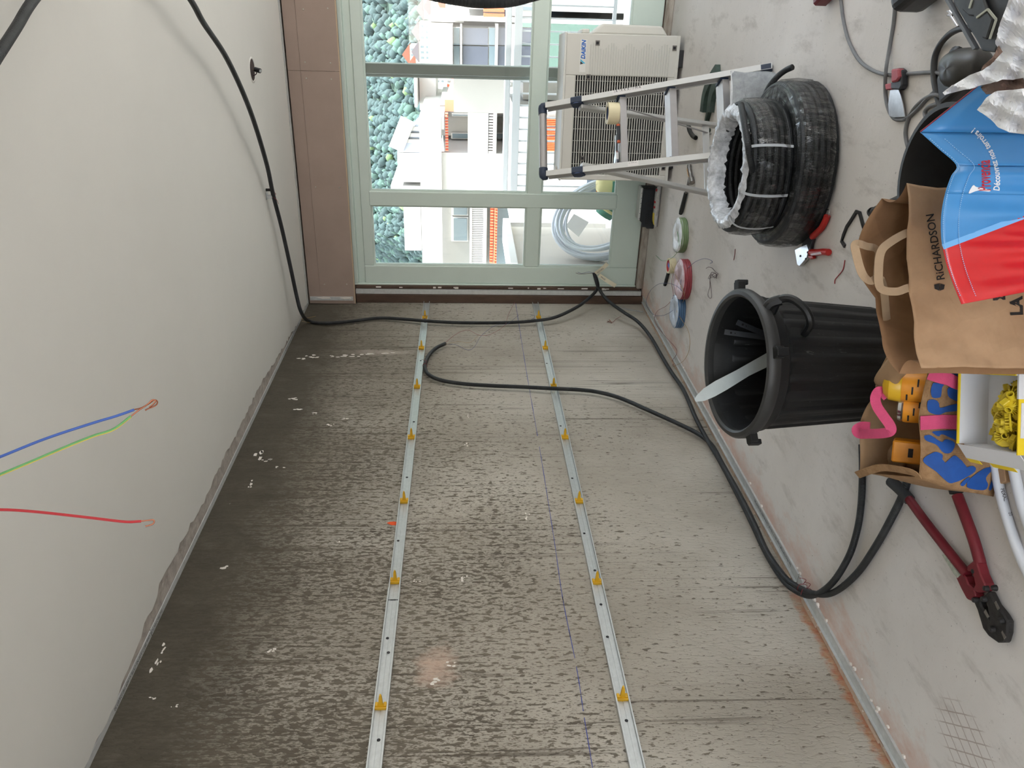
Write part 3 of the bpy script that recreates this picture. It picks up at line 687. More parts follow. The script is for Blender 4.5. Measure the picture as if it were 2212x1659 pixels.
def spacer(loc, label):
    global clip0
    if clip0 is None:
        t = thing('spacer_clip', label, 'clip', loc, 'yellow spacer clips on the furring rails'); clip0 = t
        x, y, z = loc
        MB().box(x+.003, x+.017, y-.010, y+.010, z-.0205, z+.0205).box(x+.017, x+.023, y-.006, y+.011, z-.019, z-.009).box(x+.017, x+.023, y-.006, y+.011, z+.009, z+.019).build('base', 'clip_yellow', t, bevel=.0015)
        MB().prism([(x+.017, y-.004, z-.011), (x+.024, y-.004, z-.0075), (x+.056, y-.004, z-.005), (x+.066, y-.004, z-.002), (x+.066, y-.004, z+.002), (x+.056, y-.004, z+.005), (x+.024, y-.004, z+.0075), (x+.017, y-.004, z+.011)], (0, .008, 0)).build('peg', 'clip_yellow', t)
        MB().box(x+.017, x+.064, y+.004, y+.0065, z-.0014, z+.0014).build('rib', 'clip_yellow', t)
        return t
    c = copy_tree(clip0, loc); c['label'] = label; return c
ORD = ('nearest the camera', 'second from the camera', 'third from the camera', 'fourth from the camera', 'third from the window', 'second from the window', 'nearest the window corner')
for i, (px, py) in enumerate(((823, 1527), (853, 1256), (873, 1083), (889, 945), (902, 836), (911, 752), (919, 686))):
    spacer((0, wl(px, py, .01)[1], 1.630), 'yellow spacer clip on the upper rail, %s' % ORD[i])
for i, (px, py) in enumerate(((1346, 1508), (1288, 1258), (1248, 1083), (1217, 945), (1191, 834), (1175, 752), (1160, 686))):
    spacer((0, wl(px, py, .01)[1], .815), 'yellow spacer clip on the lower rail, %s' % ORD[i])
# ------------------------------------------------------------------ conduits
mat('wire_red', (176, 40, 48), .45); mat('wire_blue', (58, 92, 170), .45); mat('wire_green', (96, 160, 96), .45); mat('wire_yellow', (214, 196, 70), .45)
mat('copper', (150, 96, 74), .35, .8); mat('wire_dark', (70, 40, 48), .5); mat('paper_tag', (222, 214, 190), .8)
mat('wire_thinred', (130, 44, 50), .5); mat('wire_thinblue', (74, 80, 120), .5); mat('wire_tan', (170, 140, 90), .5)
CR = .0118
def conduit(label, pts, r=CR, n=10, seg=7):
    P = catmull(pts, seg); t = thing('conduit', label, 'conduit', P[0], group='black corrugated electrical conduits')
    MB().tube(P, r, n).build('corrugated_tube', 'conduit_black', t, smooth=True)
    # open end with a bore
    for e, d in ((P[0], P[0]-P[1]), (P[-1], P[-1]-P[-2])):
        d = d/np.linalg.norm(d); u = np.cross(d, (0.3, .2, 1)); u /= np.linalg.norm(u); v = np.cross(d, u)
        MB().disc(e+d*.0006, r*.72, 10, (u, v)).build('bore', 'black_gap', t)
    return t, P
def thin(parent, name, pts, r, m, seg=6, n=6):
    return MB().tube(catmull(pts, seg), r, n).build(name, m, parent, smooth=True)
def wy(px, py, x):
    p = wl(px, py, x); return p if p[1] < 5.47 else ay(px, py, 5.47)
c1 = [fl(330, -120, 2.40), fl(412, 0, 2.405), fl(440, 50, 2.41), fl(492, 130, 2.415), fl(540, 238, 2.42), fl(575, 350, 2.44), fl(590, 420, 2.452), fl(608, 490, 2.45), fl(626, 570, 2.44), fl(641, 640, 2.43), fl(651, 675, 2.415), wl(666, 693, .028),
      wl(700, 698, .022), wl(760, 694, .022), wl(820, 687, .022), wl(880, 690, .028), wl(918, 693, .034), wl(990, 697, .03), wl(1090, 697, .03), wl(1155, 693, .04), wl(1200, 685, .055), wy(1245, 664, .085), wy(1275, 642, .115), wy(1291, 622, .145), wy(1289, 604, .165), wy(1284, 592, .18)]
CD1, P1 = conduit('black conduit hung below the ceiling, then across the concrete wall to the window corner', c1)
# hanger on the ceiling
hg = thing('conduit_hanger', 'small bright metal hanger clip holding the black conduit to the ceiling', 'clip', fl(583, 413, 2.49))
hp = P1[int(np.argmin([np.linalg.norm(np.array(p)-fl(590, 420, 2.452)) for p in P1]))]
MB().box(hp[0]-.03, hp[0]+.012, hp[1]-.018, hp[1]+.022, 2.4865, 2.4905).box(hp[0]-.022, hp[0]-.004, hp[1]-.016, hp[1]+.016, hp[2]+.006, 2.487).build('bracket', 'zinc', hg, bevel=.002)
MB().cyl((hp[0]+.026, hp[1]+.0, hp[2]+.012), (hp[0]+.026, hp[1], 2.49), .008, 10).build('bolt', 'black_gap', hg)
thin(hg, 'tie_wire', [hp+np.array((0, .0, .012)), hp+np.array((.012, .006, 0)), hp+np.array((0, .01, -.013)), hp+np.array((-.012, -.003, 0)), hp+np.array((-.03, -.01, -.02)), hp+np.array((-.05, -.02, -.03))], .0012, 'wire_thinred')
for a, b in ((wl(650, 690, .03), (682, 683)), (wl(652, 694, .03), (670, 697))):
    thin(CD1, 'tie_wire', [a, wl(*b, .05)], .0013, 'wire_tan')
c2 = [ay(1283, 590, 5.45), ay(1293, 622, 5.44), wy(1312, 648, .13), wy(1345, 673, .09), wl(1378, 695, .06), wl(1405, 727, .045), wl(1430, 770, .04), wl(1450, 803, .036), wl(1474, 838, .036), wl(1490, 872, .036), wl(1503, 903, .036), wl(1524, 943, .04), wl(1556, 998, .04),
      wl(1590, 1062, .04), wl(1624, 1130, .04), wl(1652, 1190, .04), wl(1684, 1243, .045), wl(1712, 1272, .06), fl(1752, 1287, .03), fl(1795, 1262, .028), fl(1832, 1205, .02), fl(1851, 1148, .016), fl(1860, 1090, .014), fl(1863, 1020, .014), fl(1862, 960, .014)]
CD2, P2 = conduit('black conduit from the window corner along the floor track, inner bend by the bag', c2)
c3 = [wl(962, 742, .035), wl(942, 752, .03), wl(926, 768, .03), wl(918, 790, .03), wl(925, 808, .03), wl(952, 821, .028), wl(1000, 829, .028), wl(1060, 833, .028), wl(1130, 836, .03), wl(1190, 839, .034), wl(1250, 842, .03), wl(1292, 847, .03), wl(1340, 860, .03), wl(1400, 886, .03), wl(1460, 913, .03), wl(1508, 937, .03), wl(1538, 962, .03),
      wl(1562, 1005, .065), wl(1592, 1058, .066), wl(1626, 1124, .066), wl(1656, 1190, .066), wl(1690, 1240, .068), wl(1716, 1264, .075), fl(1757, 1282, .032), fl(1800, 1280, .016), fl(1850, 1240, .014), fl(1893, 1178, .014), fl(1928, 1115, .014), fl(1950, 1068, .014), fl(1968, 1010, .014), fl(1980, 950, .014)]
CD3, P3 = conduit('black conduit with hairpin end at the upper rail, drooping across the lower rail', c3)
for k in ((960, 742), (985, 722), (1010, 713), (1035, 724), (1060, 722), (1090, 703), (1098, 680), (1112, 652)),: thin(CD3, 'thin_wire', [wl(a, b, .035) for a, b in k], .0011, 'wire_thinred')
thin(CD3, 'thin_wire', [wl(a, b, .036) for a, b in ((962, 743), (985, 745), (1010, 756), (1025, 749), (1040, 725), (1070, 703), (1095, 700), (1120, 681))], .0011, 'wire_thinblue')
thin(CD3, 'thin_wire', [wl(a, b, .036) for a, b in ((962, 744), (990, 738), (1015, 740), (1032, 726))], .001, 'wire_tan')
def tie(parent, c, r, m='wire_thinred'):
    c = np.array(c); pts = [c+np.array((math.cos(a)*r, .003*math.sin(3*a), math.sin(a)*r)) for a in np.linspace(0, 2*math.pi, 9)[:-1]]
    MB().tube(catmull(pts, 4, True), .0012, 5, closed=True).build('tie_wire', m, parent)
    thin(parent, 'tie_wire', [c+np.array((r, 0, 0)), c+np.array((r+.015, .006, -.01)), c+np.array((r+.02, .012, .012)), c+np.array((r+.03, -.004, .02))], .0011, m)
tie(CD3, wl(918, 790, .03), .015); tie(CD2, fl(1742, 1280, .03), .022); tie(CD2, fl(1733, 1270, .034), .02); tie(CD1, wl(918, 693, .034), .014, 'wire_thinblue'); tie(CD1, wl(1152, 692, .04), .014, 'wire_thinblue')
# tags and wire ends where the two conduits meet by the window
e = np.array(P2[0])
thin(CD2, 'wire_end', [e, e+np.array((0, -.01, .05)), e+np.array((-.006, -.005, .10)), e+np.array((.0, .0, .135))], .0016, 'wire_dark')
thin(CD2, 'wire_end', [e, e+np.array((.012, -.01, .04)), e+np.array((.001, -.01, .09)), e+np.array((.006, .0, .12))], .0014, 'wire_thinblue')
def flag(parent, o, d, wd, lift, body):
    o, d = np.array(o), np.array(d, float); up = np.array((0, 0, 1.)); sd = np.cross(d, (0, 1, 0)); sd /= np.linalg.norm(sd)
    f = lambda u, v: o+d*u+sd*wd*(v-.5)+np.array((0, -.02*math.sin(u*2.2), 0))*lift
    MB().grid(f, 8, 2).build('paper_tag', 'paper_tag', parent, thick=.0008)
    L = np.linalg.norm(d)
    text(body, wd*.55, o, (1, 0, 0), (0, 0, 1), 'print_dark', parent, name='tag_lettering', fn=lambda a, b: f(min(1, .12+a/L), .25+b/wd)+np.array((0, -.0012, 0)))
flag(CD2, e+np.array((.0, -.012, -.01)), (.09, -.02, -.075), .03, 1, 'A2TAR2')
flag(CD1, e+np.array((-.01, -.012, -.035)), (-.07, -.02, -.125), .03, 1, 'PRISE')
# upper left: conduit crossing close under the ceiling, and a hanging loop at the right edge
CD4, P4 = conduit('thick black conduit under the ceiling at the near right, cut by the picture corner', [fl(230, -200, 2.42), fl(150, -95, 2.41), fl(72, 0, 2.40), fl(36, 58, 2.40), fl(0, 114, 2.40), fl(-60, 205, 2.41), fl(-150, 300, 2.44)], .0125, 12)
def dist(px, py, d):
    q = ray(px, py); return CAM+q/np.linalg.norm(q)*d
loop = [(3.05, .75, 2.49), (3.04, .78, 2.3), dist(420, -420, 1.05), dist(620, -230, .96), dist(780, -105, .93), dist(900, -38, .92), dist(1000, -14, .92), dist(1068, -10, .92), dist(1130, -19, .92), dist(1240, -60, .92), dist(1380, -170, .93), dist(1470, -330, .95)]
CD5, P5 = conduit('dark sliver of a black conduit loop hanging at the right, before the window', loop, .0125, 12)
# three loose wires from a ceiling outlet close to the camera
def hang(name, label, pts, m, m2, bare, d=1.05):
    P = [np.array((1.60, .60, 2.492)), np.array((1.61, .63, 2.3))]+[dist(a, b, d) for a, b in pts]
    t = thing('ceiling_wire', label, 'wire', P[0], 'loose wires hanging from the ceiling')
    if m2 is None: thin(t, 'insulation', P, .0016, m, 8, 8)
    else:
        MB().tube(catmull(P, 8), .0016, 8).build('insulation', m, t, smooth=True)
        Q = [p+np.array((-.0007, -.0004, .0)) for p in P]; MB().tube(catmull(Q, 8), .00125, 8).build('yellow_stripe', m2, t, smooth=True)
    thin(t, 'bare_copper', [dist(a, b, d) for a, b in bare], .0009, 'copper', 5)
    return t
hang('w', 'blue insulated wire hanging from the ceiling, twisted bare copper end', [(-120, 1035), (0, 987), (100, 947), (200, 914), (250, 899), (290, 885)], 'wire_blue', None, [(289, 885), (305, 881), (322, 872), (334, 864), (340, 868), (336, 876), (318, 884), (314, 887)])
hang('w', 'green and yellow earth wire hanging from the ceiling beside the blue one', [(-120, 1075), (0, 1025), (60, 1000), (140, 966), (200, 942), (245, 927), (283, 899)], 'wire_green', 'wire_yellow', [(282, 900), (300, 886), (318, 874), (329, 864), (336, 866), (330, 874), (322, 880)])
hang('w', 'red insulated wire hanging alone from the ceiling with a bent bare end', [(-120, 1102), (0, 1101), (60, 1104), (130, 1111), (200, 1119), (270, 1127), (305, 1126)], 'wire_red', None, [(304, 1126), (320, 1124), (331, 1123), (333, 1128), (328, 1133), (314, 1137)])
# ceiling outlet near the window
lo = thing('ceiling_outlet', 'small open ceiling outlet hole with a dangling black connector near the window', 'outlet', fl(546, 152, 2.49))
p = fl(545, 151, H-.0095); n = 20
pts = [(p[0]+.060*math.cos(2*math.pi*k/n)*random.uniform(.9, 1.02), p[1]+.055*math.sin(2*math.pi*k/n)*random.uniform(.9, 1.02), H-.0098) for k in range(n)]
mat('outlet_dark', (74, 60, 56), .9, var=.5, vscale=40)
m = MB(); m.add(pts, [tuple(range(n))[::-1]]); m.build('hole', 'outlet_dark', lo)
m = MB(); m.lathe([(.054, .0), (.058, -.003), (.064, -.002), (.066, 0)], (p[0], p[1], H-.0092), 24); m.build('chipped_rim', 'ceiling_plaster', lo, smooth=True)
thin(lo, 'wire', [(p[0], p[1]+.02, H-.009), (p[0]-.01, p[1]+.0, H-.03), (p[0], p[1]-.012, H-.035)], .003, 'wire_tan'); thin(lo, 'wire', [(p[0]-.03, p[1]+.01, H-.009), (p[0]-.02, p[1], H-.028), (p[0], p[1]-.008, H-.034)], .0025, 'wire_dark')
MB().cyl((p[0]+.004, p[1]-.006, H-.026), (p[0]-.002, p[1]-.022, H-.056), .0125, 12).build('connector', 'conduit_black', lo); MB().cyl((p[0]-.0005, p[1]-.0195, H-.052), (p[0]-.0025, p[1]-.0232, H-.0585), .008, 10).build('socket', 'zinc', lo)
# small fixing clips on the lower corner
cl = thing('cable_scrap', 'grey offcut of cable sheath leaning on the wall under the window corner conduit', 'cable', wl(1345, 672, .03))
mat('sheath_grey', (150, 150, 146), .6)
MB().tube(catmull([wl(1312, 648, .03), wl(1328, 660, .03), wl(1350, 667, .03), wl(1372, 671, .03), wl(1389, 674, .03)], 5), .006, 8).build('sheath', 'sheath_grey', cl, smooth=True)
# ------------------------------------------------------------------ outdoor air-conditioning unit standing inside by the window
mat('ac_body', (214, 211, 203), .5, var=.03, vscale=3); mat('ac_light', (226, 224, 218), .45); mat('ac_dark', (20, 20, 26), .7); mat('fan_black', (26, 26, 30), .5)
mat('ac_slat', (204, 202, 194), .5); mat('brand_blue', (0, 96, 186), .5); mat('brand_cyan', (60, 180, 214), .5); mat('brand_ink', (34, 40, 56), .5); mat('boss_grey', (120, 114, 108), .6)
a0 = fl(1451, 392, .0); a1 = fl(1481, 78, .0)
ex = np.array((a1[0]-a0[0], a1[1]-a0[1], 0)); AW = np.linalg.norm(ex); ex /= AW; ey = np.array((-ex[1], ex[0], 0)); ez = np.array((0, 0, 1.))
AO = np.array((a0[0], a0[1], 0)); AH, AD = .742, .32
AC = thing('air_conditioner', 'beige outdoor air conditioning unit with slatted fan grille standing before the window', 'air conditioner', AO+ex*AW/2)
def A3(s, d, z): return AO+ex*s+ey*d+ez*z
def abox(mb, s0, s1, d0, d1, z0, z1): return mb.obox(A3((s0+s1)/2, (d0+d1)/2, (z0+z1)/2), (ex, ey, ez), ((s1-s0)/2, (d1-d0)/2, (z1-z0)/2))
Z0, ZB, ZT = .035, .085, .665
GS0, GS1, GS2 = .035, .63, .80
m = MB(); abox(m, 0, AW, .055, AD, Z0, AH-.012); abox(m, 0, GS0, 0, .055, Z0, AH-.012); abox(m, GS1, AW, .0, .055, Z0, AH-.012); abox(m, GS0, GS1, 0, .055, Z0, ZB); abox(m, GS0, GS1, 0, .055, ZT, AH-.012)
m.build('casing', 'ac_body', AC, bevel=.004)
m = MB(); abox(m, -.006, AW+.006, -.006, AD+.004, AH-.014, AH); m.build('top_panel', 'ac_light', AC, bevel=.006, bseg=2)
m = MB(); abox(m, .0, AW, -.004, AD, Z0-.006, Z0+.012); m.build('base_rim', 'ac_body', AC, bevel=.002)
for s in (.13, AW-.13):
    m = MB(); abox(m, s-.05, s+.05, .0, AD, 0, Z0-.006); m.build('foot', 'fan_black', AC, bevel=.002)
m = MB(); abox(m, GS0, GS1, .050, .0552, ZB, ZT); m.build('cavity', 'ac_dark', AC)
fc = (.335, .375); axf = (ex, ez, -ey)
m = MB(); m.lathe([(.255, -.005), (.245, .012), (.235, .012)], A3(fc[0], .046, fc[1]), 40, axf); m.build('fan_ring', 'fan_black', AC, smooth=True)
m = MB()
for k in range(3):
    b = 2*math.pi*k/3+.5
    pts = []
    for a_, r_ in ((0, .05), (.35, .13), (.5, .21), (.75, .232), (1.1, .228), (1.25, .20), (1.0, .12), (.7, .05)): pts.append(A3(fc[0]+r_*math.cos(b+a_), .040, fc[1]+r_*math.sin(b+a_)))
    m = MB(); m.prism(pts, ey*.004); m.build('fan_blade', 'fan_black', AC)
m = MB(); m.lathe([(.06, -.004), (.058, .012), (.03, .018), (0, .018)], A3(fc[0], .043, fc[1]), 24, axf); m.build('fan_hub', 'fan_black', AC, smooth=True)
nsl = 37; dzs = (ZT-ZB)/nsl; s0 = None
for i in range(nsl+1):
    z = ZB+i*dzs; m = MB(); abox(m, GS0-.004, GS1+.004, .006, .016, z-.0028, z+.0028); o = m.build('grille_slat', 'ac_slat', AC)
    if i < nsl and z < .585:
        m = MB(); L_ = GS2+.02*math.sin(i*.9); abox(m, GS1+.004, L_, -.0035, .002, z+dzs*.30, z+dzs*.72); m.build('moulded_rib', 'ac_slat', AC, bevel=.0012)
for s in np.linspace(.10, .60, 8):
    m = MB(); abox(m, s-.0012, s+.0012, .003, .010, ZB, ZT); m.build('grille_rod', 'ac_slat', AC)
for px, py in ((1291, 93), (1457, 104), (1271, 166), (1258, 342), (1433, 363)):
    q = pl(px, py, AO, ey); s = (q-AO)@ex; z = q[2]; m = MB(); abox(m, s-.015, s+.015, -.004, .012, z-.013, z+.013); b_ = m.build('grille_clip', 'boss_grey', AC); m = MB(); abox(m, s-.008, s+.008, -.005, .0, z-.007, z+.009); m.build('clip_slot', 'ac_dark', b_)
m = MB(); abox(m, .648, .835, -.0012, .003, .605, .645); m.build('brand_plate', 'ac_light', AC, bevel=.0004)
q = pl(1272, 128, AO, ey); s = (q-AO)@ex; z = .6125
text('DAIKIN', .036, A3(s, -.0018, z), ex, ez, 'brand_blue', AC, name='brand_lettering', bold=.0012, shear=.18, extr=.0004, sx=.88)
m = MB(); m.prism([A3(s-.031, -.0012, z+.028), A3(s-.012, -.0012, z+.028), A3(s-.026, -.0012, z+.008)], -ey*.0006); m.build('brand_mark', 'brand_ink', AC)
m = MB(); m.prism([A3(s-.010, -.0012, z+.028), A3(s+.0, -.0012, z+.028), A3(s-.024, -.0012, z-.004), A3(s-.026, -.0012, z+.006)], -ey*.0006); m.build('brand_mark', 'brand_cyan', AC)
# bulging valve cover on the right flank
m = MB(); pf = [(AW, .06, .095), (AW+.055, .06, .135), (AW+.06, .06, .50), (AW, .06, .575)]
m.prism([A3(*p) for p in pf], ey*.20); m.build('valve_cover', 'ac_body', AC, bevel=.012, bseg=3)
m = MB(); abox(m, AW+.0, AW+.028, .05, .27, .585, .63); m.build('side_handle', 'ac_body', AC, bevel=.006)
m = MB(); abox(m, .02, .07, .12, .20, AH, AH+.012); m.build('foam_scrap', 'ac_light', AC, bevel=.003)
# ------------------------------------------------------------------ folding step ladder
mat('alu', (176, 174, 174), .38, .8, var=.08, vscale=20, stretch=(1, 1, .2)); mat('alu_light', (204, 204, 202), .42, .6, var=.05, vscale=12); mat('cap_navy', (34, 46, 66), .5); mat('hinge_navy', (52, 66, 100), .5); mat('sticker', (214, 210, 208), .6); mat('tread', (212, 210, 206), .55, .3, var=.08, vscale=25)
LA_, LR_, LLR = fl(1668, 147), fl(1572, 275), fl(1578, 428)
lw = LLR-LR_; lwn = lw/np.linalg.norm(lw); lg = (LA_-LR_)/np.linalg.norm(LA_-LR_)     # across, and towards the climbing side
LH = pl(1247, 220, LA_, np.cross(lg, ez)); LT = pl(1168, 226, LA_, np.cross(lg, ez))
LAD = thing('step_ladder', 'open aluminium three step folding ladder with tall handle and navy caps', 'ladder', (LA_+LLR)/2)
def front(side, t):          # side 0 right, 1 left; t 0 foot .. 1 hinge .. handle
    p = LA_+(LH-LA_)*t; return p+lwn*np.linalg.norm(lw)*side*(1-.08*max(0, t))
tt = np.linalg.norm(LT-LA_)/np.linalg.norm(LH-LA_)
for s in (0, 1):
    a, b = front(s, .0), front(s, tt); d = (b-a)/np.linalg.norm(b-a); u = np.cross(d, lwn); u /= np.linalg.norm(u)
    m = MB(); m.bar(a+d*.0, b-d*.02, .022, .042, u); m.build('front_stile', 'alu', LAD, bevel=.003)
    m = MB(); m.bar(a+u*.0225, b-d*.02+u*.0225, .026, .004, u); m.bar(a-u*.0225, b-d*.02-u*.0225, .026, .004, u); m.build('stile_flange', 'alu_light', LAD)
    m = MB(); m.bar(a-d*.0-ez*.0, a+d*.05, .03, .05, u); m.build('foot_cap', 'cap_navy', LAD, bevel=.004)
    h = front(s, 1.0); m = MB(); m.bar(h-d*.03, h+d*.03, .034, .054, u); m.build('hinge', 'cap_navy', LAD, bevel=.005)
    hk = h+lwn*(.018 if s == 0 else .018); m = MB(); m.lathe([(.0, .016), (.022, .013), (.027, .004), (.027, 0)], hk, 20, (d, u, np.cross(d, u))); m.build('hinge_knob', 'hinge_navy', LAD, smooth=True)
    m = MB(); m.tube(catmull([front(s, tt*.985), front(s, tt), front(s, tt)+lwn*(.035 if s == 0 else -.035)], 4), .022, 10); m.build('corner_cap', 'cap_navy', LAD, smooth=True)
    r = LR_+lw*s; hh = front(s, .985)+lwn*(.03 if s == 0 else -.03)*1
    rd = (hh-r)/np.linalg.norm(hh-r); ru = np.cross(rd, lwn); m = MB(); m.bar(r+rd*.03, hh, .020, .036, ru); m.build('rear_leg', 'alu_light', LAD, bevel=.003)
    m = MB(); m.bar(r, r+rd*.045, .026, .042, ru); m.build('foot_cap', 'cap_navy', LAD, bevel=.003)
m = MB(); m.tube([front(0, tt)+lwn*.03, front(1, tt)-lwn*.03], .019, 14); m.build('handle_bar', 'alu', LAD, smooth=True)
STEPC = []
for i, t in enumerate((.241, .5055, .766)):
    f0, f1 = front(0, t), front(1, t); W_ = np.linalg.norm(f1-f0)
    c = (f0+f1)/2-lg*.035; m = MB(); m.obox(c, (lwn, lg, ez), (W_/2-.012, .045, .0035)); m.build('step', 'tread', LAD)
    m = MB(); m.obox(c+lg*.045-ez*.012, (lwn, lg, ez), (W_/2-.010, .003, .016)); m.build('step_nose', 'alu', LAD, bevel=.001)
    m = MB(); m.obox(c-lg*.045-ez*.008, (lwn, lg, ez), (W_/2-.014, .002, .010)); m.build('step_back', 'alu_light', LAD)
    for s, q in ((0, f0), (1, f1)):
        m = MB(); m.obox(q-lg*.02-ez*.005+lwn*(.014 if s == 0 else -.014), (lwn, lg, ez), (.004, .034, .018)); m.build('step_bracket', 'cap_navy', LAD)
    STEPC.append(c)
for t in (.16,):
    r0 = LR_+(front(0, .985)-LR_)*t; r1 = LLR+(front(1, .985)-LLR)*t; m = MB(); m.bar(r0, r1, .032, .008, lg); m.build('rear_crossbar', 'alu_light', LAD)
for s in (0,):
    m = MB(); m.tube([front(s, .70)+lwn*.05-lg*.07, LR_+(LH-LR_)*.12+lwn*.05], .004, 8); m.build('tie_rod', 'alu', LAD)
def sticker(t, L, body, n=1):
    a = front(0 if n else 1, t); d = (LH-LA_)/np.linalg.norm(LH-LA_); u = np.cross(d, lwn); u /= np.linalg.norm(u)
    if np.dot(u, CAM-a) < 0: u = -u
    # printed on the wide outer face of the stile that looks towards the camera
    nn = np.cross(d, u); nn = nn if np.dot(nn, CAM-a) > 0 else -nn
    c = a+u*.0248
    m = MB(); m.obox(c, (d, lwn, u), (L/2, .0115, .0003)); st_ = m.build('sticker', 'sticker', LAD)
    text(body, .020, c-d*(-L/2+.005)+lwn*.006*0+u*.0006, -d, lwn*(-1), 'print_dark', LAD, name='sticker_print', sx=.8, extr=.0003)
sticker(.72, .14, 'i A ! X K X / 7 M A', 1); sticker(.70, .05, '- — -', 0)
# things on the top step
tp = STEPC[2]
mat('masking_cream', (226, 214, 178), .7); mat('tape_core', (60, 74, 110), .7); mat('chrome', (214, 214, 216), .18, .95); mat('tool_dark', (44, 46, 52), .45); mat('tool_orange', (196, 92, 56), .5)
def taperoll(label, c, r, wd, m1, m2, ri=.62, loc=None):
    t = thing('tape_roll', label, 'tape', c)
    MB().lathe([(r, 0), (r, wd), (r*ri, wd), (r*ri, 0)], c, 36, closed=True).build('tape', m1, t, smooth=True)
    MB().lathe([(r*ri, .001), (r*ri, wd-.001), (r*ri*.9, wd-.001), (r*ri*.9, .001)], c, 30, closed=True).build('core', m2, t, smooth=True)
    return t
taperoll('cream roll of masking tape sitting on the top ladder step', tp+lwn*(-.10)+ez*.0038, .050, .052, 'masking_cream', 'tape_core')
def spanner(label, a, b, m1):
    t = thing('spanner', label, 'wrench', (np.array(a)+np.array(b))/2); a, b = np.array(a), np.array(b); d = (b-a)/np.linalg.norm(b-a); s = np.cross(d, ez)
    m = MB(); m.bar(a, b, .013, .008); m.build('shank', m1, t, bevel=.003)
    m = MB(); pts = [b+d*.0+s*.016, b+d*.022+s*.021, b+d*.05+s*.014, b+d*.046+s*.004, b+d*.026+s*.002, b+d*.03-s*.006, b+d*.05-s*.010, b+d*.03-s*.021, b-s*.015, b-d*.012-s*.008, b-d*.012+s*.008]
    m.prism([p-ez*.007 for p in pts], ez*.014); m.build('jaw', 'chrome', t, bevel=.001)
    return t
spanner('chrome adjustable spanner lying beside the tape on the top ladder step', tp+lwn*.0-lg*.015+ez*.014, tp+lwn*.11-lg*.025+ez*.014, 'chrome')
spanner('dark handled adjustable spanner with orange tip on the top ladder step', tp+lwn*.01+lg*.02+ez*.016, tp+lwn*.10+lg*.006+ez*.016, 'tool_dark')
pn = thing('screwdriver', 'short dark screwdriver with orange collars on the top ladder step', 'screwdriver', tp+lwn*.03+lg*.035)
MB().cyl(tp-lwn*.02+lg*.034+ez*.012, tp+lwn*.05+lg*.036+ez*.012, .008, 10).build('handle', 'tool_dark', pn, smooth=True)
MB().cyl(tp-lwn*.03+lg*.034+ez*.012, tp-lwn*.02+lg*.034+ez*.012, .0085, 10).build('collar', 'tool_orange', pn); MB().cyl(tp+lwn*.05+lg*.036+ez*.012, tp+lwn*.06+lg*.036+ez*.012, .0075, 10).build('collar', 'tool_orange', pn)
# ------------------------------------------------------------------ pipe coil and builders' things outside on the balcony
mat('pex_white', (214, 217, 222), .45); mat('foil_green', (70, 128, 104), .6); mat('sack_yellow', (214, 200, 140), .7); mat('bucket_orange', (240, 140, 50), .6); mat('bucket_grey', (180, 190, 200), .6); mat('paper_white', (240, 240, 238), .8)
PC = thing('pipe_coil', 'coil of white multilayer pipe leaning outside beyond the lower left pane', 'pipe coil', ay(1290, 510, 6.25))
pc = ay(1300, 505, 6.28)+np.array((.13, 0, 0)); u1 = np.array((.78, .55, .30)); u1 /= np.linalg.norm(u1); u2 = np.array((-.42, .10, .90)); u2 = u2-u1*np.dot(u1, u2); u2 /= np.linalg.norm(u2); un = np.cross(u1, u2)
for i in range(15):
    R_ = .36+.018*(i % 3)-.05*(i//9); off = (i-7)*.020; ph = random.random()*6
    pts = [pc+(R_+.012*math.sin(2*a+ph))*(1.04*math.cos(a)*u2+.80*math.sin(a)*u1)+un*(off+.014*math.sin(a+ph)) for a in np.linspace(0, 2*math.pi, 41)[:-1]]
    MB().tube(pts, .0105, 8, closed=True).build('pipe_turn', 'pex_white', PC, smooth=True)
gb = thing('wrapped_bundle', 'green foil bundle with yellow band wedged in the white pipe coil', 'bundle', ay(1305, 458, 6.2)); c = ay(1312, 452, 6.15)
MB().lathe([(0, -.07), (.07, -.06), (.085, 0), (.07, .06), (0, .07)], c, 18, ((.5, 0, .86), (0, 1, 0), (-.86, 0, .5))).build('foil', 'foil_green', gb, smooth=True)
MB().lathe([(.088, -.012), (.095, 0), (.088, .012)], c, 18, ((.5, 0, .86), (0, 1, 0), (-.86, 0, .5))).build('band', 'sack_yellow', gb, smooth=True)
bk = thing('plaster_bucket', 'pale bucket with an orange band outside behind the ladder leg', 'bucket', ay(1330, 398, 6.5)); c = ay(1320, 398, 6.6); c[2] = max(0, c[2]-.15)
MB().lathe([(0, 0), (.12, 0), (.14, .30), (.135, .30), (.115, .01), (0, .01)], c, 24).build('pail', 'bucket_grey', bk, smooth=True); MB().lathe([(.136, .20), (.1385, .20), (.1405, .26), (.138, .26)], c, 24).build('orange_band', 'bucket_orange', bk, smooth=True)
sk = thing('cement_sack', 'yellow and white sack slumped outside under the transom beside the bucket', 'sack', ay(1335, 410, 6.1)); c = ay(1332, 400, 6.05)
def lump(c, rx, ry, rz, sd=1, amp=.14, nu=18, nv=12):
    rr = random.Random(sd); ph = [rr.uniform(0, 6) for _ in range(6)]
    def f(u, v):
        a, b = u*2*math.pi, (v-.5)*math.pi; k = 1+amp*(math.sin(3*a+ph[0])*math.cos(2*b+ph[1])+.6*math.sin(5*a+ph[2]+3*b)+.5*math.sin(7*b+ph[3]+2*a))
        return np.array(c)+np.array((rx*k*math.cos(a)*math.cos(b)**.7 if math.cos(b) > 0 else 0, ry*k*math.sin(a)*(max(0, math.cos(b))**.7), rz*(1+.3*amp*math.sin(4*a+ph[4]))*math.sin(b)))
    return MB().grid(f, nu, nv)
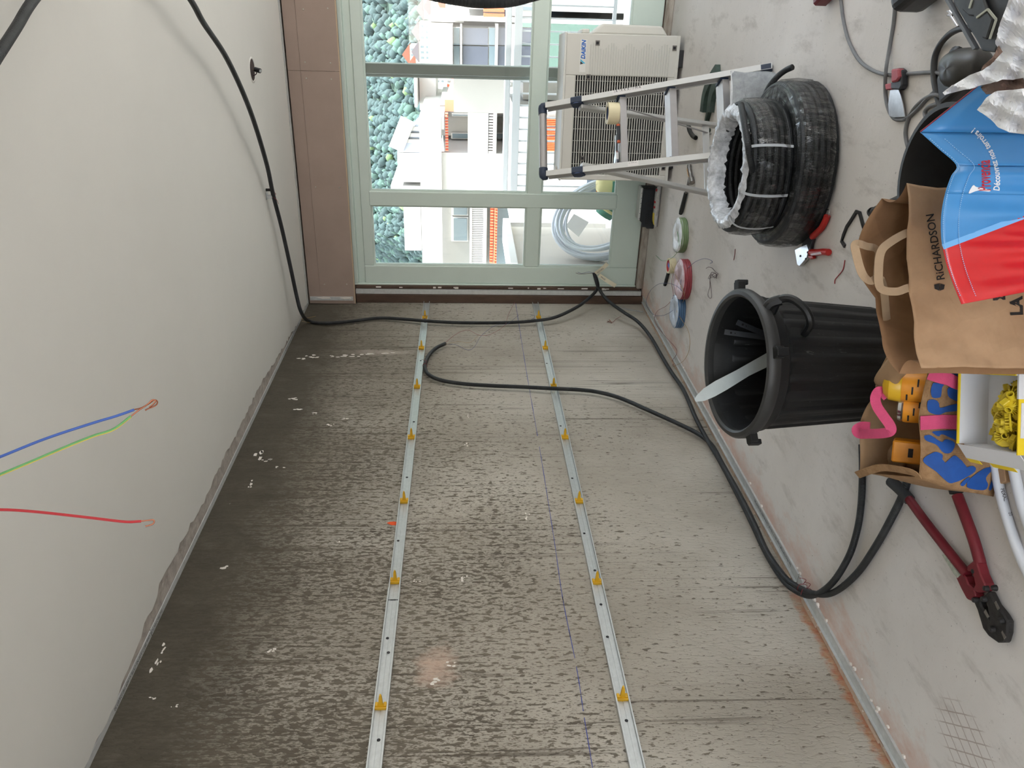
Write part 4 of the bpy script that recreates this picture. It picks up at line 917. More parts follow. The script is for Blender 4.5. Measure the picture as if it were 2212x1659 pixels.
lump(c, .11, .10, .16, 3, .08).build('sack_body', 'sack_yellow', sk, smooth='all'); MB().box(c[0]-.06, c[0]+.05, c[1]-.105, c[1]-.09, c[2]-.06, c[2]+.05).build('print_panel', 'foil_green', sk)
pp = thing('paper_sheet', 'white folded sheet tucked behind the white pipe coil', 'paper', ay(1250, 490, 6.55))
MB().prism([ay(1222, 488, 6.75), ay(1240, 462, 6.75), ay(1272, 480, 6.75), ay(1250, 512, 6.75)], (0, .004, 0)).build('sheet', 'paper_white', pp)
# ------------------------------------------------------------------ far floor: box, tube, bag, hammer
mat('case_black', (38, 42, 48), .5, var=.15, vscale=20); mat('case_white', (214, 216, 214), .5); mat('case_print', (18, 20, 24), .5)
mat('poly_clear', (226, 226, 226), .25, alpha=.55); mat('label_yellow', (222, 196, 70), .6); mat('tape_red', (186, 44, 52), .6); mat('steel_used', (150, 146, 142), .35, .85, var=.3, vscale=40); mat('rubber', (46, 46, 46), .65, var=.3, vscale=30)
mat('wood_tan', (196, 158, 118), .7, var=.2, vscale=20)
fx = thing('tool_case', 'black chamfered tool case marked freddox, lying upside down by the window sill', 'case', fl(1400, 450))
q0, q1 = fl(1399, 402), fl(1397, 486); y0 = 5.50
x0, x1 = ay(1398, 402, y0)[0], ay(1398, 488, y0)[0]; x0, x1 = min(x0, x1), max(x0, x1)
pf = [(x0+.0, .0), (x1, .0), (x1, .105), (x0+.055, .105), (x0+.0, .05)]
MB().prism([(x, y0-.075, z) for x, z in pf], (0, .10, 0)).build('case_body', 'case_black', fx, bevel=.004)
MB().box(x0+.06, x1+.002, y0-.07, y0+.025, .105, .120).build('white_base', 'case_white', fx, bevel=.003)
MB().box(x0+.012, x1-.012, y0-.0765, y0-.074, .012, .094).build('front_panel', 'case_black', fx, bevel=.001)
text('freddox', .052, (x1-.150, y0-.0768, .068), (-1, 0, 0), (0, 0, -1), 'case_print', fx, name='case_lettering', bold=.001, sx=.62, extr=.0003)
for i in range(4):
    MB().box(x1-.135+.013*abs(i-1.5), x1-.075-.013*abs(i-1.5), y0-.0775, y0-.0765, .030+i*.014, .036+i*.014).build('case_emblem', 'case_print', fx)
for i in range(6): MB().box(x0+.07+i*.036, x0+.075+i*.036, y0-.0712, y0-.07, .110, .114).build('screw', 'case_print', fx)
al = thing('metal_tube', 'bright aluminium tube lying in front of the black tool case', 'tube', fl(1408, 450)); a, b = fl(1411, 404, .018), fl(1401, 488, .018)
d_ = (b-a)/np.linalg.norm(b-a)
MB().tube([a, b], .017, 18).build('tube_wall', 'chrome', al, smooth=True); MB().disc(b+d_*.0005, .012, 14, (np.cross(d_, ez), ez)).build('bore', 'black_gap', al)
dk = thing('profile_strip', 'dark rubber profile strip between the aluminium tube and the plastic bag', 'strip', fl(1418, 440)); MB().bar(fl(1420, 404, .012), fl(1411, 482, .012), .026, .024).build('profile', 'case_black', dk, bevel=.004)
bg_ = thing('plastic_bag', 'slim plastic bag with red stripes and a yellow label on the floor near the window', 'bag', fl(1422, 450))
B0, B1 = fl(1430, 398), fl(1420, 490); bd = (B1-B0); bl = np.linalg.norm(bd); bd /= bl; bs = np.cross(ez, bd)
def bagf(u, v):
    p = B0+bd*bl*u; a = (v-.5)*math.pi*1.9; w_ = .030*(1-.75*abs(2*u-1)**5)*(1+.10*math.sin(u*19+v*5)); return p+bs*w_*math.sin(a)+ez*(.022*(1-.6*abs(2*u-1)**6)*(1+math.cos(a))*.9+.001)
MB().grid(bagf, 30, 14).build('bag_film', 'bag_film' if 'bag_film' in MATS else mat('bag_film', (206, 204, 202), .25, var=.25, vscale=60, bump=.4, bscale=80), bg_, smooth='all')
for u0, u1, mm in ((.38, .43, 'tape_red'), (.50, .55, 'tape_red'), (.10, .16, 'tape_red'), (.66, .95, 'label_yellow')):
    MB().grid(lambda u, v: bagf(u0+(u1-u0)*u, .36+.28*v)*1.0+ez*.0012+bs*(-.0006), 8, 6).build('red_stripe' if mm == 'tape_red' else 'yellow_label', mm, bg_, smooth='all')
hm = thing('hammer', 'worn claw hammer with black rubber grip lying behind the ladder leg', 'hammer', fl(1488, 400))
h0, h1 = fl(1470, 462, .014), fl(1489, 388, .016); hd = (h1-h0)/np.linalg.norm(h1-h0); hs = np.cross(hd, ez)
MB().tube([h0, h0+hd*.02, h0+(h1-h0)*.62], [.011, .0135, .012], 12).build('grip', 'rubber', hm, smooth=True); MB().tube([h0+(h1-h0)*.60, h1], .0085, 12).build('shaft', 'steel_used', hm, smooth=True)
hh = fl(1491, 376, .018); hdir = fl(1486, 352, .02)-fl(1494, 394, .02); hdir /= np.linalg.norm(hdir)
MB().tube(catmull([hh-hdir*.07, hh-hdir*.05, hh-hdir*.03, hh, hh+hdir*.03], 4), [.017]*5+[.0165]*4+[.012]*4+[.013]*4, 14).build('head', 'steel_used', hm, smooth=True)
for s in (-1, 1):
    MB().tube(catmull([hh+hdir*.02, hh+hdir*.05+hs*.010*s, hh+hdir*.085+hs*.016*s-ez*.006, hh+hdir*.105+hs*.018*s-ez*.012], 4), [.011]*5+[.009]*4+[.005]*4, 8).build('claw', 'steel_used', hm, smooth=True)
MB().obox(hh+hdir*.01+ez*.014, (hdir, hs, ez), (.03, .012, .003)).build('wooden_wedge', 'wood_tan', hm, bevel=.002)
# ------------------------------------------------------------------ cable rings, tape, loose wires
mat('ring_green', (116, 138, 96), .45); mat('ring_red', (150, 56, 66), .4); mat('ring_blue', (70, 104, 140), .4); mat('wrap_white', (232, 234, 236), .3, var=.1, vscale=40, bump=.6, bscale=45); mat('wrap_pink', (222, 196, 202), .3, var=.15, vscale=30, bump=.6, bscale=45); mat('wrap_blue', (206, 216, 230), .3, var=.12, vscale=30, bump=.6, bscale=45)
def ring(label, px, py, r, ri, hgt, mw, ms, rz):
    c = fl(px, py, hgt); c[2] = 0; t = thing('cable_ring', label, 'cable coil', c, 'shrink-wrapped wire rings on the floor')
    k = [1+.03*math.sin(3*a+rz) for a in np.linspace(0, 2*math.pi, 40)]
    m = MB(); n = 40
    def loop_(rad, z): return [(c[0]+rad*k[i]*math.cos(2*math.pi*i/n), c[1]+rad*k[i]*math.sin(2*math.pi*i/n), z+.002*math.sin(5*2*math.pi*i/n+rz)) for i in range(n)]
    def skin(rows):
        q = MB(); vs = sum(rows, []); q.add(vs, [(i*n+j, i*n+(j+1) % n, (i+1)*n+(j+1) % n, (i+1)*n+j) for i in range(len(rows)-1) for j in range(n)]); return q
    for i in range(4):
        z = hgt*(i+.5)/4.2; MB().tube([(c[0]+(r-.006)*k[j]*math.cos(2*math.pi*j/n), c[1]+(r-.006)*k[j]*math.sin(2*math.pi*j/n), z) for j in range(n)], hgt/7.5, 8, closed=True).build('wire_turn', ms, t, smooth=True)
    skin([loop_(r*.985, 0.001), loop_(r*.975, hgt*.80)]).build('wound_side', ms, t, smooth='all')
    skin([loop_(r*1.0, hgt*.78), loop_(r*.97, hgt*.98), loop_(r*.8, hgt*1.04), loop_(ri*1.25, hgt*.99), loop_(ri, hgt*.80), loop_(ri*.97, .002)]).build('film_top', mw, t, smooth='all')
    MB().disc((c[0], c[1], .0025), ri, 24).build('ring_bottom', ms, t)
    return t
ring('shrink-wrapped ring of green wire, farthest along the row by the hammer', 1462, 509, .108, .034, .045, 'wrap_white', 'ring_green', .3)
ring('shrink-wrapped ring of red wire in the middle of the row', 1466, 604, .122, .012, .050, 'wrap_pink', 'ring_red', 1.3)
ring('shrink-wrapped ring of blue wire nearest the concrete wall', 1455, 672, .104, .022, .050, 'wrap_blue', 'ring_blue', 2.2)
tq = taperoll('cream roll of tape with red core label beside the red wire ring', fl(1443, 574, .042)-ez*.042, .049, .042, 'masking_cream', 'tape_red', .80)
c = fl(1443, 574, .042); MB().disc((c[0], c[1], .036), .036, 20).build('core_label', 'tape_red', tq); MB().box(c[0]-.012, c[0]+.012, c[1]-.034, c[1]+.034, .0362, .0366).build('label_band', 'wire_blue', tq)
def offcut(label, pts, r, m='conduit_black', cat='conduit', name='conduit_offcut', seg=5, n=10):
    t = thing(name, label, cat, pts[0]); P = catmull(pts, seg); MB().tube(P, r, n).build('tube_wall', m, t, smooth=True)
    for e, d in ((P[0], P[0]-P[1]), (P[-1], P[-1]-P[-2])):
        d = d/np.linalg.norm(d); u = np.cross(d, (.3, .2, 1)); u /= np.linalg.norm(u); MB().disc(e+d*.0005, r*.7, 10, (u, np.cross(d, u))).build('bore', 'black_gap', t)
    return t
offcut('short black conduit offcut beside the cream tape roll', [fl(1444, 588, .011), fl(1440, 602, .011), fl(1436, 616, .011)], .011)
def loose(label, pts, m, r=.0013, z=.006, cat='wire', name='loose_wire'):
    t = thing(name, label, cat, fl(*pts[0][:2], z)); P = [fl(p[0], p[1], p[2] if len(p) > 2 else z) for p in pts]
    MB().tube(catmull(P, 6), r, 6).build('strand', m, t, smooth=True); return t
loose('thin blue wire looping from the blue ring over the floor track', [(1454, 670, .05), (1445, 676, .06), (1430, 682, .03), (1412, 680, .012), (1399, 665, .01), (1396, 650, .012), (1405, 628, .02), (1422, 614, .04), (1441, 612, .06), (1460, 617, .07), (1475, 630, .06)], 'wire_thinblue')
loose('thin red wire trailing from the red ring across the floor track', [(1454, 590, .055), (1451, 612, .058), (1454, 640, .056), (1440, 660, .03), (1420, 672, .015), (1414, 688, .01), (1420, 705, .008), (1440, 730, .008), (1462, 757, .01), (1452, 780, .012)], 'wire_thinred')
loose('thin red wire scrap hanging over the floor track', [(1455, 786, .012), (1446, 800, .02), (1452, 820, .02), (1465, 835, .018), (1482, 852, .016), (1466, 870, .02), (1452, 886, .03)], 'wire_thinred')
loose('thin yellow green wire curling past the blue ring to the wall', [(1449, 570, .045), (1462, 600, .054), (1478, 635, .053), (1474, 655, .02), (1462, 672, .053), (1472, 690, .03), (1487, 715, .01), (1490, 748, .008), (1480, 775, .008), (1463, 788, .01), (1440, 797, .03), (1430, 815, .04), (1424, 832, .05)], 'wire_tan')
loose('thin blue wire arching from the red ring towards the black bin', [(1471, 628, .052), (1471, 605, .054), (1481, 585, .03), (1500, 567, .02), (1519, 559, .015), (1533, 561, .01), (1539, 566, .008), (1534, 569, .006)], 'wire_thinblue')
loose('thin green wire from the green ring to the tape roll', [(1463, 500, .04), (1467, 528, .05), (1463, 545, .03), (1447, 560, .046), (1430, 563, .012), (1417, 552, .006)], 'wire_green')
loose('tangle of thin bare copper wire on the floor near the bin rim', [(1525, 580), (1530, 577), (1538, 579, .012), (1546, 588), (1551, 592, .02), (1540, 598), (1530, 602, .015), (1536, 592), (1543, 600, .02), (1549, 594), (1538, 588, .03), (1534, 598), (1533, 620), (1529, 636), (1533, 644), (1537, 640), (1535, 615), (1534, 600, .02), (1545, 590, .01), (1548, 602)], 'wire_dark')
loose('short dark red wire scrap on the bare floor between coil and bin', [(1588, 538), (1587, 550), (1585, 562)], 'wire_thinred', .0017, .002)
loose('bright red wire scrap on the floor above the paper bag', [(1825, 562), (1821, 582), (1812, 594), (1804, 604), (1803, 613)], 'wire_red', .0017, .002)
wt = thing('copper_scrap', 'tiny red and copper wire scrap stuck on the concrete near the window', 'wire', wl(1320, 695, .004)); thin(wt, 'strand', [wl(1312, 693, .004), wl(1318, 697, .012), wl(1326, 694, .006), (wl(1330, 690, .01)), wl(1341, 683, .012)], .0014, 'wire_thinred'); thin(wt, 'strand', [wl(1311, 696, .004), wl(1318, 694, .008), wl(1322, 698, .008), wl(1316, 690, .02)], .002, 'copper')
# ------------------------------------------------------------------ wrapped conduit coils
def film():
    k = N('shrink_film'); n, L = k.n, k.l
    wr = k.noise(k.mapv((1, 1, .30)), 30, 5, .72, 1.2); st = k.rng(wr, .60, .68)  # st: white streaks painted in for the glints on the film
    b = n.new('ShaderNodeBump'); b.inputs['Strength'].default_value = 1.0; b.inputs['Distance'].default_value = .02; L.new(wr, b.inputs['Height'])
    tr_ = n.new('ShaderNodeBsdfTransparent'); gl = n.new('ShaderNodeBsdfGlossy'); gl.inputs['Roughness'].default_value = .06; L.new(b.outputs[0], gl.inputs['Normal'])
    df = n.new('ShaderNodeBsdfDiffuse'); df.inputs[0].default_value = (.82, .83, .84, 1); L.new(b.outputs[0], df.inputs['Normal'])
    fr = n.new('ShaderNodeFresnel'); fr.inputs[0].default_value = 1.45; L.new(b.outputs[0], fr.inputs['Normal'])
    m1 = n.new('ShaderNodeMixShader'); L.new(k.math('MULTIPLY', fr.outputs[0], .9), m1.inputs[0]); L.new(tr_.outputs[0], m1.inputs[1]); L.new(gl.outputs[0], m1.inputs[2])
    m2 = n.new('ShaderNodeMixShader'); L.new(k.math('MULTIPLY', st, .26), m2.inputs[0]); L.new(m1.outputs[0], m2.inputs[1]); L.new(df.outputs[0], m2.inputs[2])
    L.new(m2.outputs[0], n['Material Output'].inputs[0])
film()
mat('film_white', (228, 230, 234), .18, var=.5, vscale=26, bump=1.0, bscale=30, rgb2=(150, 152, 156)); mat('strap_clear', (190, 194, 198), .3)
def coil(label, c, rin, rout, z0, z1, d=.024, seed=1):
    t = thing('conduit_coil', label, 'conduit coil', (c[0], c[1], z0), 'shrink-wrapped black conduit coils'); rr = random.Random(seed)
    nz = max(3, int((z1-z0)/d)); nr = max(2, int((rout-rin)/d)); dz = (z1-z0)/nz
    for i in range(nz):
        for R_, nm in ((rout-.014, 'outer_turn'), (rin+.014, 'inner_turn')):
            ph = rr.uniform(0, 6); z = z0+(i+.5)*dz
            pts = [(c[0]+(R_+.003*math.sin(2*a+ph))*math.cos(a), c[1]+(R_+.003*math.sin(2*a+ph))*math.sin(a), z+.002*math.sin(a+ph)) for a in np.linspace(0, 2*math.pi, 49)[:-1]]
            MB().tube(pts, dz*.52, 8, closed=True).build(nm, 'conduit_black', t, smooth=True)
    for j in range(1, nr):
        R_ = rin+(rout-rin)*(j+.0)/nr; z = z1-dz*.5; pts = [(c[0]+R_*math.cos(a), c[1]+R_*math.sin(a), z+.002*math.sin(3*a+j)) for a in np.linspace(0, 2*math.pi, 49)[:-1]]
        MB().tube(pts, dz*.52, 8, closed=True).build('top_turn', 'conduit_black', t, smooth=True)
    m = MB(); n = 72; prof = [(rout-.03, z0+.004), (rout+.003, z0+.02), (rout+.008, (z0+z1)/2), (rout+.002, z1-.018), (rout-.025, z1+.006), ((rin+rout)/2, z1+.010), (rin+.02, z1+.004)]
    rows = []
    for j, (r_, z_) in enumerate(prof):
        rows.append([(c[0]+(r_+rr.uniform(-.003, .006))*math.cos(2*math.pi*i/n), c[1]+(r_+rr.uniform(-.003, .006))*math.sin(2*math.pi*i/n), z_+rr.uniform(-.003, .003)) for i in range(n)])
    m.add(sum(rows, []), [(i*n+j, i*n+(j+1) % n, (i+1)*n+(j+1) % n, (i+1)*n+j) for i in range(len(rows)-1) for j in range(n)]); m.build('shrink_film', 'shrink_film', t, smooth='all')
    return t
CC = np.array((1.545, 3.075, 0)); COILB = coil('lower of two stacked black conduit coils wrapped in clear film', (1.552, 3.112), .20, .312, .004, .150, seed=3)
COILT = coil('upper smaller black conduit coil, white torn film around its open centre', (CC[0], CC[1]), .178, .250, .160, .310, seed=8)
m = MB(); n = 90; rr = random.Random(4); rows = []
for j, (r_, z_) in enumerate(((.234, .322), (.217, .334), (.202, .335), (.187, .327), (.177, .308), (.170, .284))):
    rows.append([(CC[0]+(r_+rr.uniform(-.005, .005)*(1+.8*math.sin(i*.07)))*math.cos(2*math.pi*i/n), CC[1]+(r_+rr.uniform(-.005, .005))*math.sin(2*math.pi*i/n), z_+rr.uniform(-.005, .005)-(.012*rr.random() if j == 5 else 0)) for i in range(n)])
m.add(sum(rows, []), [(i*n+j, i*n+(j+1) % n, (i+1)*n+(j+1) % n, (i+1)*n+j) for i in range(len(rows)-1) for j in range(n)]); m.build('torn_film_edge', 'film_white', COILT, smooth='all')
for ang, dx in ((-1.75, 0), (-1.05, 0), (-2.4, 0)):
    pts = [np.array((CC[0]+r_*math.cos(ang), CC[1]+r_*math.sin(ang), z_)) for r_, z_ in ((.252, .165), (.262, .235), (.252, .306), (.215, .334), (.178, .31), (.166, .24))]
    ribbon(catmull(pts, 4), .010, (math.cos(ang), math.sin(ang), .4)).build('strap', 'strap_clear', COILT, thick=.0008)
offP = [fl(1640, 455, .20), fl(1632, 400, .27), fl(1620, 340, .335), fl(1612, 290, .352), fl(1605, 250, .352), fl(1601, 226, .345)]
P = catmull(offP, 6); MB().tube(P, .0118, 10).build('free_end', 'conduit_black', COILT, smooth=True)
P = catmull([fl(1648, 232, .10), fl(1652, 210, .13), fl(1662, 187, .13), fl(1680, 165, .11), fl(1697, 152, .09), fl(1712, 145, .075)], 6); MB().tube(P, .0118, 10).build('free_end', 'conduit_black', COILB, smooth=True)
MB().disc(P[-1]+(P[-1]-P[-2])*.05, .0085, 10, (np.cross(P[-1]-P[-2], ez)/np.linalg.norm(np.cross(P[-1]-P[-2], ez)), ez)).build('bore', 'black_gap', COILB)
# clear bag behind the coils
mat('bag_grey', (176, 180, 182), .25, var=.25, vscale=18, bump=.6, bscale=30, rgb2=(138, 142, 146))
cb = thing('plastic_pouch', 'grey translucent plastic pouch standing behind the stacked conduit coils', 'bag', fl(1680, 200)); c0 = fl(1672, 198)
def pouch(u, v):
    a = (u-.5)*2; hgt = v*.19; wd = .085*(1-.10*v)*(1+.03*math.sin(9*v)); return np.array((c0[0]+a*wd*.93, c0[1]+a*wd*.3, hgt))
m = MB()
def pch(u, v):
    an = 2*math.pi*u; th_ = .035*(1-v)**.6+.002; k = 1+.05*math.sin(7*v+4*an)
    top = .012*math.cos(an)**2*(v > .95)
    return np.array((c0[0], c0[1], .0))+np.array((.92, .38, 0))*.082*k*math.cos(an)+np.array((-.38, .92, 0))*th_*math.sin(an)+ez*(.185*v+top)
m.grid(pch, 28, 14); m.build('pouch_film', 'bag_grey', cb, smooth='all')
MB().bar(c0+np.array((-.076, -.032, .188)), c0+np.array((.076, .032, .188)), .004, .012).build('top_seal', 'wrap_white', cb)
ew = thing('cable_plug', 'small black plug end with a wire loop beside the clear pouch', 'plug', fl(1614, 214)); c = fl(1614, 214, .02); MB().tube([c-np.array((.012, .008, 0)), c+np.array((.012, .008, 0))], .012, 12).build('plug_body', 'rubber', ew, smooth=True); thin(ew, 'wire_loop', [c, c+np.array((-.02, .02, .0)), c+np.array((-.03, .05, .01)), c+np.array((.0, .06, .0))], .0012, 'wire_dark')
# dark green belts and bits by the ladder foot
mat('strap_green', (66, 84, 76), .55, var=.3, vscale=14, rgb2=(44, 60, 54))
gs = thing('hose_scraps', 'bundle of bent dark green hose strips on the floor behind the ladder', 'hose', fl(1535, 220))
for pts, wd, hz_ in ((((1552, 150), (1537, 175), (1526, 205), (1521, 242)), .055, .035), (((1560, 165), (1545, 190), (1538, 215), (1535, 243)), .06, .03), (((1532, 240), (1527, 262), (1530, 285)), .028, .02), (((1526, 282), (1529, 298)), .014, .012)):
    P = catmull([fl(a, b, .012) for a, b in pts], 6); q = ribbon(P, wd, (0, 0, 1)); q.build('strip', 'strap_green', gs, thick=hz_, off=0)
offcut('short bent black tube offcut on the floor behind the ladder', [fl(1487, 271, .012), fl(1490, 283, .012), fl(1496, 293, .012), fl(1503, 298, .012)], .013, 'rubber', 'tube', 'tube_offcut')
# ------------------------------------------------------------------ cutter, strap, sleeve, scraper
mat('handle_red', (196, 44, 40), .45, var=.12, vscale=30); mat('blade_steel', (206, 206, 206), .28, .85, var=.25, vscale=30)
cu = thing('cable_cutter', 'ratchet cable cutter with red handles lying on the floor before the coils', 'cutters', fl(1745, 540))
def poly(px, z0, z1): return MB().prism([fl(a, b, z0) for a, b in px], (0, 0, z1-z0))
poly(((1737, 533), (1750, 528), (1754, 540), (1750, 556), (1742, 566), (1734, 575), (1729, 572), (1726, 552), (1724, 540)), .006, .020).build('blade_plate', 'blade_steel', cu, bevel=.001)
poly(((1738, 530), (1748, 512), (1758, 508), (1763, 516), (1758, 532), (1757, 545), (1752, 548)), .004, .018).build('body', 'tool_dark', cu, bevel=.002)
for k_ in (((1755, 512), (1763, 504), (1775, 492), (1783, 477), (1787, 466)), ((1752, 545), (1766, 545), (1778, 544), (1790, 545))):
    MB().tube(catmull([fl(a, b, .014) for a, b in k_], 5), .0125, 10).build('handle', 'handle_red', cu, smooth=True)
poly(((1754, 548), (1776, 544), (1777, 549), (1755, 552)), .02, .027).build('worn_patch', 'wrap_pink', cu)
poly(((1753, 552), (1762, 552), (1764, 558), (1758, 560), (1753, 556)), .004, .018).build('trigger', 'handle_red', cu, bevel=.002)
for a, b in ((1729, 553), (1745, 545), (1741, 559)): MB().lathe([(0, .0035), (.004, .003), (.0045, 0)], fl(a, b, .020), 8).build('rivet', 'tool_dark', cu)
thin(cu, 'wire_latch', [fl(1783, 470, .012), fl(1778, 456, .012), fl(1791, 454, .012), fl(1789, 468, .012)], .0012, 'chrome', 3)
stp = thing('rubber_strap', 'bent black rubber strap lying on the floor between cutter and paper bag', 'strap', fl(1840, 480))
ribbon([fl(1825, 532, .004), fl(1818, 521, .004), fl(1822, 508, .004), fl(1829, 490, .004), fl(1838, 477, .004), fl(1850, 457, .004), fl(1857, 460, .004), fl(1866, 492, .004)], .013, (0, 0, 1)).build('strip', 'rubber', stp, thick=.006, off=0)
slv = offcut('grey rubber pipe sleeve with open end lying against the paper bag', [fl(1893, 463, .03), fl(1908, 456, .028), fl(1930, 446, .028), fl(1960, 432, .028)], .026, 'rubber', 'sleeve', 'pipe_sleeve'); MB().lathe([(.029, -.006), (.031, 0), (.024, .004), (.018, 0)], fl(1893, 463, .03), 18, ((0, 0, 1), (.45, .89, 0), (-.89, .45, 0))).build('flared_lip', 'rubber', slv, smooth=True)
sc = thing('paint_scraper', 'paint scraper with wide steel blade and dusty red handle lying over a grey cable', 'scraper', fl(1940, 200))
mat('handle_dusty', (178, 84, 92), .55, var=.2, vscale=25)
poly(((1925, 193), (1942, 192), (1947, 205), (1952, 225), (1956, 252), (1932, 254), (1922, 250), (1920, 225), (1923, 205)), .012, .0145).build('blade', 'blade_steel', sc)
poly(((1921, 182), (1938, 179), (1940, 193), (1923, 195)), .008, .024).build('bolster', 'handle_dusty', sc, bevel=.003)
poly(((1938, 150), (1955, 147), (1962, 152), (1962, 185), (1957, 195), (1938, 193), (1938, 178), (1952, 172), (1956, 165)), .004, .026).build('grip_side', 'tool_dark', sc, bevel=.004)
poly(((1939, 150), (1955, 148), (1956, 168), (1950, 176), (1939, 179)), .012, .034).build('grip', 'handle_dusty', sc, bevel=.004)
# ------------------------------------------------------------------ grey cables on the floor
mat('cable_grey', (124, 124, 126), .55, var=.2, vscale=25); mat('cable_black', (56, 56, 58), .5, var=.3, vscale=25)
def cable(label, pts, r, m='cable_grey'):
    t = thing('power_cable', label, 'cable', fl(*pts[0][:2]), 'power cables on the floor'); P = [fl(p[0], p[1], p[2] if len(p) > 2 else r) for p in pts]
    MB().tube(catmull(P, 6), r, 10).build('sheath', m, t, smooth=True); return t
cable('grey power cable sweeping in a wide curve under the scraper handle', [(1806, -60), (1816, 0), (1822, 45), (1834, 90), (1856, 130), (1885, 152), (1920, 162), (1958, 160), (2000, 157), (2030, 158), (2052, 170), (2075, 190)], .0058)
cable('grey power cable dropping straight past the scraper blade', [(1937, -60), (1934, 0), (1930, 50), (1922, 100), (1914, 150, .018), (1912, 195), (1916, 225), (1924, 246), (1936, 258), (1958, 256), (1980, 238), (2004, 212), (2028, 190), (2055, 168)], .0058)
cable('grey power cable looping in front of the black bucket', [(1985, 350), (1966, 330), (1957, 300), (1957, 275), (1966, 248), (1980, 228), (2000, 212), (2020, 205, .02), (2040, 215, .012), (2060, 240)], .0058)
cable('dusty black tool cable bending down from the power tool', [(2100, 62, .05), (2075, 62, .05), (2050, 75, .03), (2030, 98, .012), (2019, 125, .009), (2017, 160, .009), (2021, 190, .012), (2029, 222, .014), (2040, 240, .014)], .0085, 'cable_black')
cable('small grey cable loop beside the blue bag edge', [(2060, 222), (2030, 224), (2008, 230), (1998, 242), (2002, 256), (2018, 272)], .0062)
# ------------------------------------------------------------------ black dustbin
def plastic():
    k = N('bin_plastic'); sc_ = k.noise(k.mapv((6, 6, 1)), 14, 6, .75, 1.2); du = k.noise(k.mapv(), 4, 5, .7)
    scr = k.rng(sc_, .62, .70); c = k.mix(k.math('MULTIPLY', k.rng(du, .4, .7), .45), lin((12, 13, 15)), lin((30, 30, 31))); c = k.mix(k.math('MULTIPLY', scr, .45), c, lin((120, 120, 118)))
    k.out(c, k.rng(du, .3, .7, .38, .62)); k.bump(sc_, .15, .003)
plastic(); mat('bin_rim', (54, 54, 54), .5, var=.3, vscale=12); mat('blade_saw', (214, 222, 222), .38, .15, var=.12, vscale=14); mat('bar_black', (52, 54, 58), .5)
BC = np.array((1.12, 2.19, 0)); tv = np.array((CAM[0]-BC[0], CAM[1]-BC[1], 0)); tv /= np.linalg.norm(tv); ts = np.array((-tv[1], tv[0], 0)); TL = math.radians(6)
tu = ez*math.cos(TL)+tv*math.sin(TL); tvv = tv*math.cos(TL)-ez*math.sin(TL); BH = .50
RIMC = BC+ez*BH; BASE = RIMC-tu*(BH-.018)
BIN = thing('dustbin', 'black ribbed plastic dustbin standing open behind the paper and jute bags', 'bin', (BASE[0], BASE[1], 0))
BX_ = (ts, tvv, tu)
def flute(mb, prof, n=144, amp=.0):
    vs = []; m_ = len(prof)
    for r, h, am in prof:
        for k in range(n):
            a = 2*math.pi*k/n; q = math.sin(22*a); rr_ = r+am*(1 if q > .25 else (-1 if q < -.25 else q*4)); vs.append(BASE+ts*rr_*math.cos(a)+tvv*rr_*math.sin(a)+tu*h)
    mb.add(vs, [(i*n+k, i*n+(k+1) % n, (i+1)*n+(k+1) % n, (i+1)*n+k) for i in range(m_-1) for k in range(n)]); return mb
HB = BH-.018
flute(MB(), [(.0, .004, 0), (.16, .004, 0), (.178, .006, .001), (.180, .03, .0045), (.204, HB-.095, .0045), (.207, HB-.075, .0), (.214, HB-.068, 0), (.217, HB-.012, 0), (.213, HB-.012, 0), (.205, HB-.06, 0), (.174, .012, 0), (0, .010, 0)]).build('bin_body', 'bin_plastic', BIN, smooth=True)
MB().lathe([(.214, -.030), (.228, -.034), (.236, -.020), (.236, -.004), (.230, .004), (.218, .006), (.211, .0), (.211, -.02)], BASE+tu*HB, 72, BX_, closed=True).build('rim', 'bin_rim', BIN, smooth=True)
def binpt(a, r, h): return BASE+ts*r*math.cos(a)+tvv*r*math.sin(a)+tu*h
def angpx(px, py):
    q = fl(px, py, BH)-BASE; return math.atan2(q@tvv, q@ts)
ah = angpx(1668, 622); d1 = .17
pts = [binpt(ah-d1, .214, HB-.045), binpt(ah-d1, .262, HB-.05), binpt(ah-d1*.6, .282, HB-.075), binpt(ah+d1*.3, .286, HB-.10), binpt(ah+d1, .268, HB-.115), binpt(ah+d1*1.15, .212, HB-.125)]
MB().tube(catmull(pts, 6), .012, 8).build('carry_handle', 'bin_plastic', BIN, smooth=True)
pts = [binpt(ah-d1, .214, HB-.02), binpt(ah-d1*1.1, .244, HB-.03), binpt(ah-d1, .262, HB-.055)]
MB().tube(catmull(pts, 4), [.016]*9, 8).build('handle_root', 'bin_plastic', BIN, smooth=True)
pts = [binpt(ah+math.pi-d1, .214, HB-.045), binpt(ah+math.pi-d1, .262, HB-.06), binpt(ah+math.pi, .282, HB-.09), binpt(ah+math.pi+d1, .262, HB-.115), binpt(ah+math.pi+d1*1.1, .212, HB-.125)]
MB().tube(catmull(pts, 6), .012, 8).build('carry_handle', 'bin_plastic', BIN, smooth=True)
for px, py in ((1588, 612), (1608, 948), (1676, 752)):
    a = angpx(px, py); c = binpt(a, .245, HB-.016); rd = ts*math.cos(a)+tvv*math.sin(a); tg = -ts*math.sin(a)+tvv*math.cos(a)
    m = MB(); m.obox(c, (rd, tg, tu), (.014, .017, .012)); m.obox(c+rd*.012-tu*.006, (rd, tg, tu), (.008, .012, .018)); m.build('lid_lug', 'bin_plastic', BIN, bevel=.002)
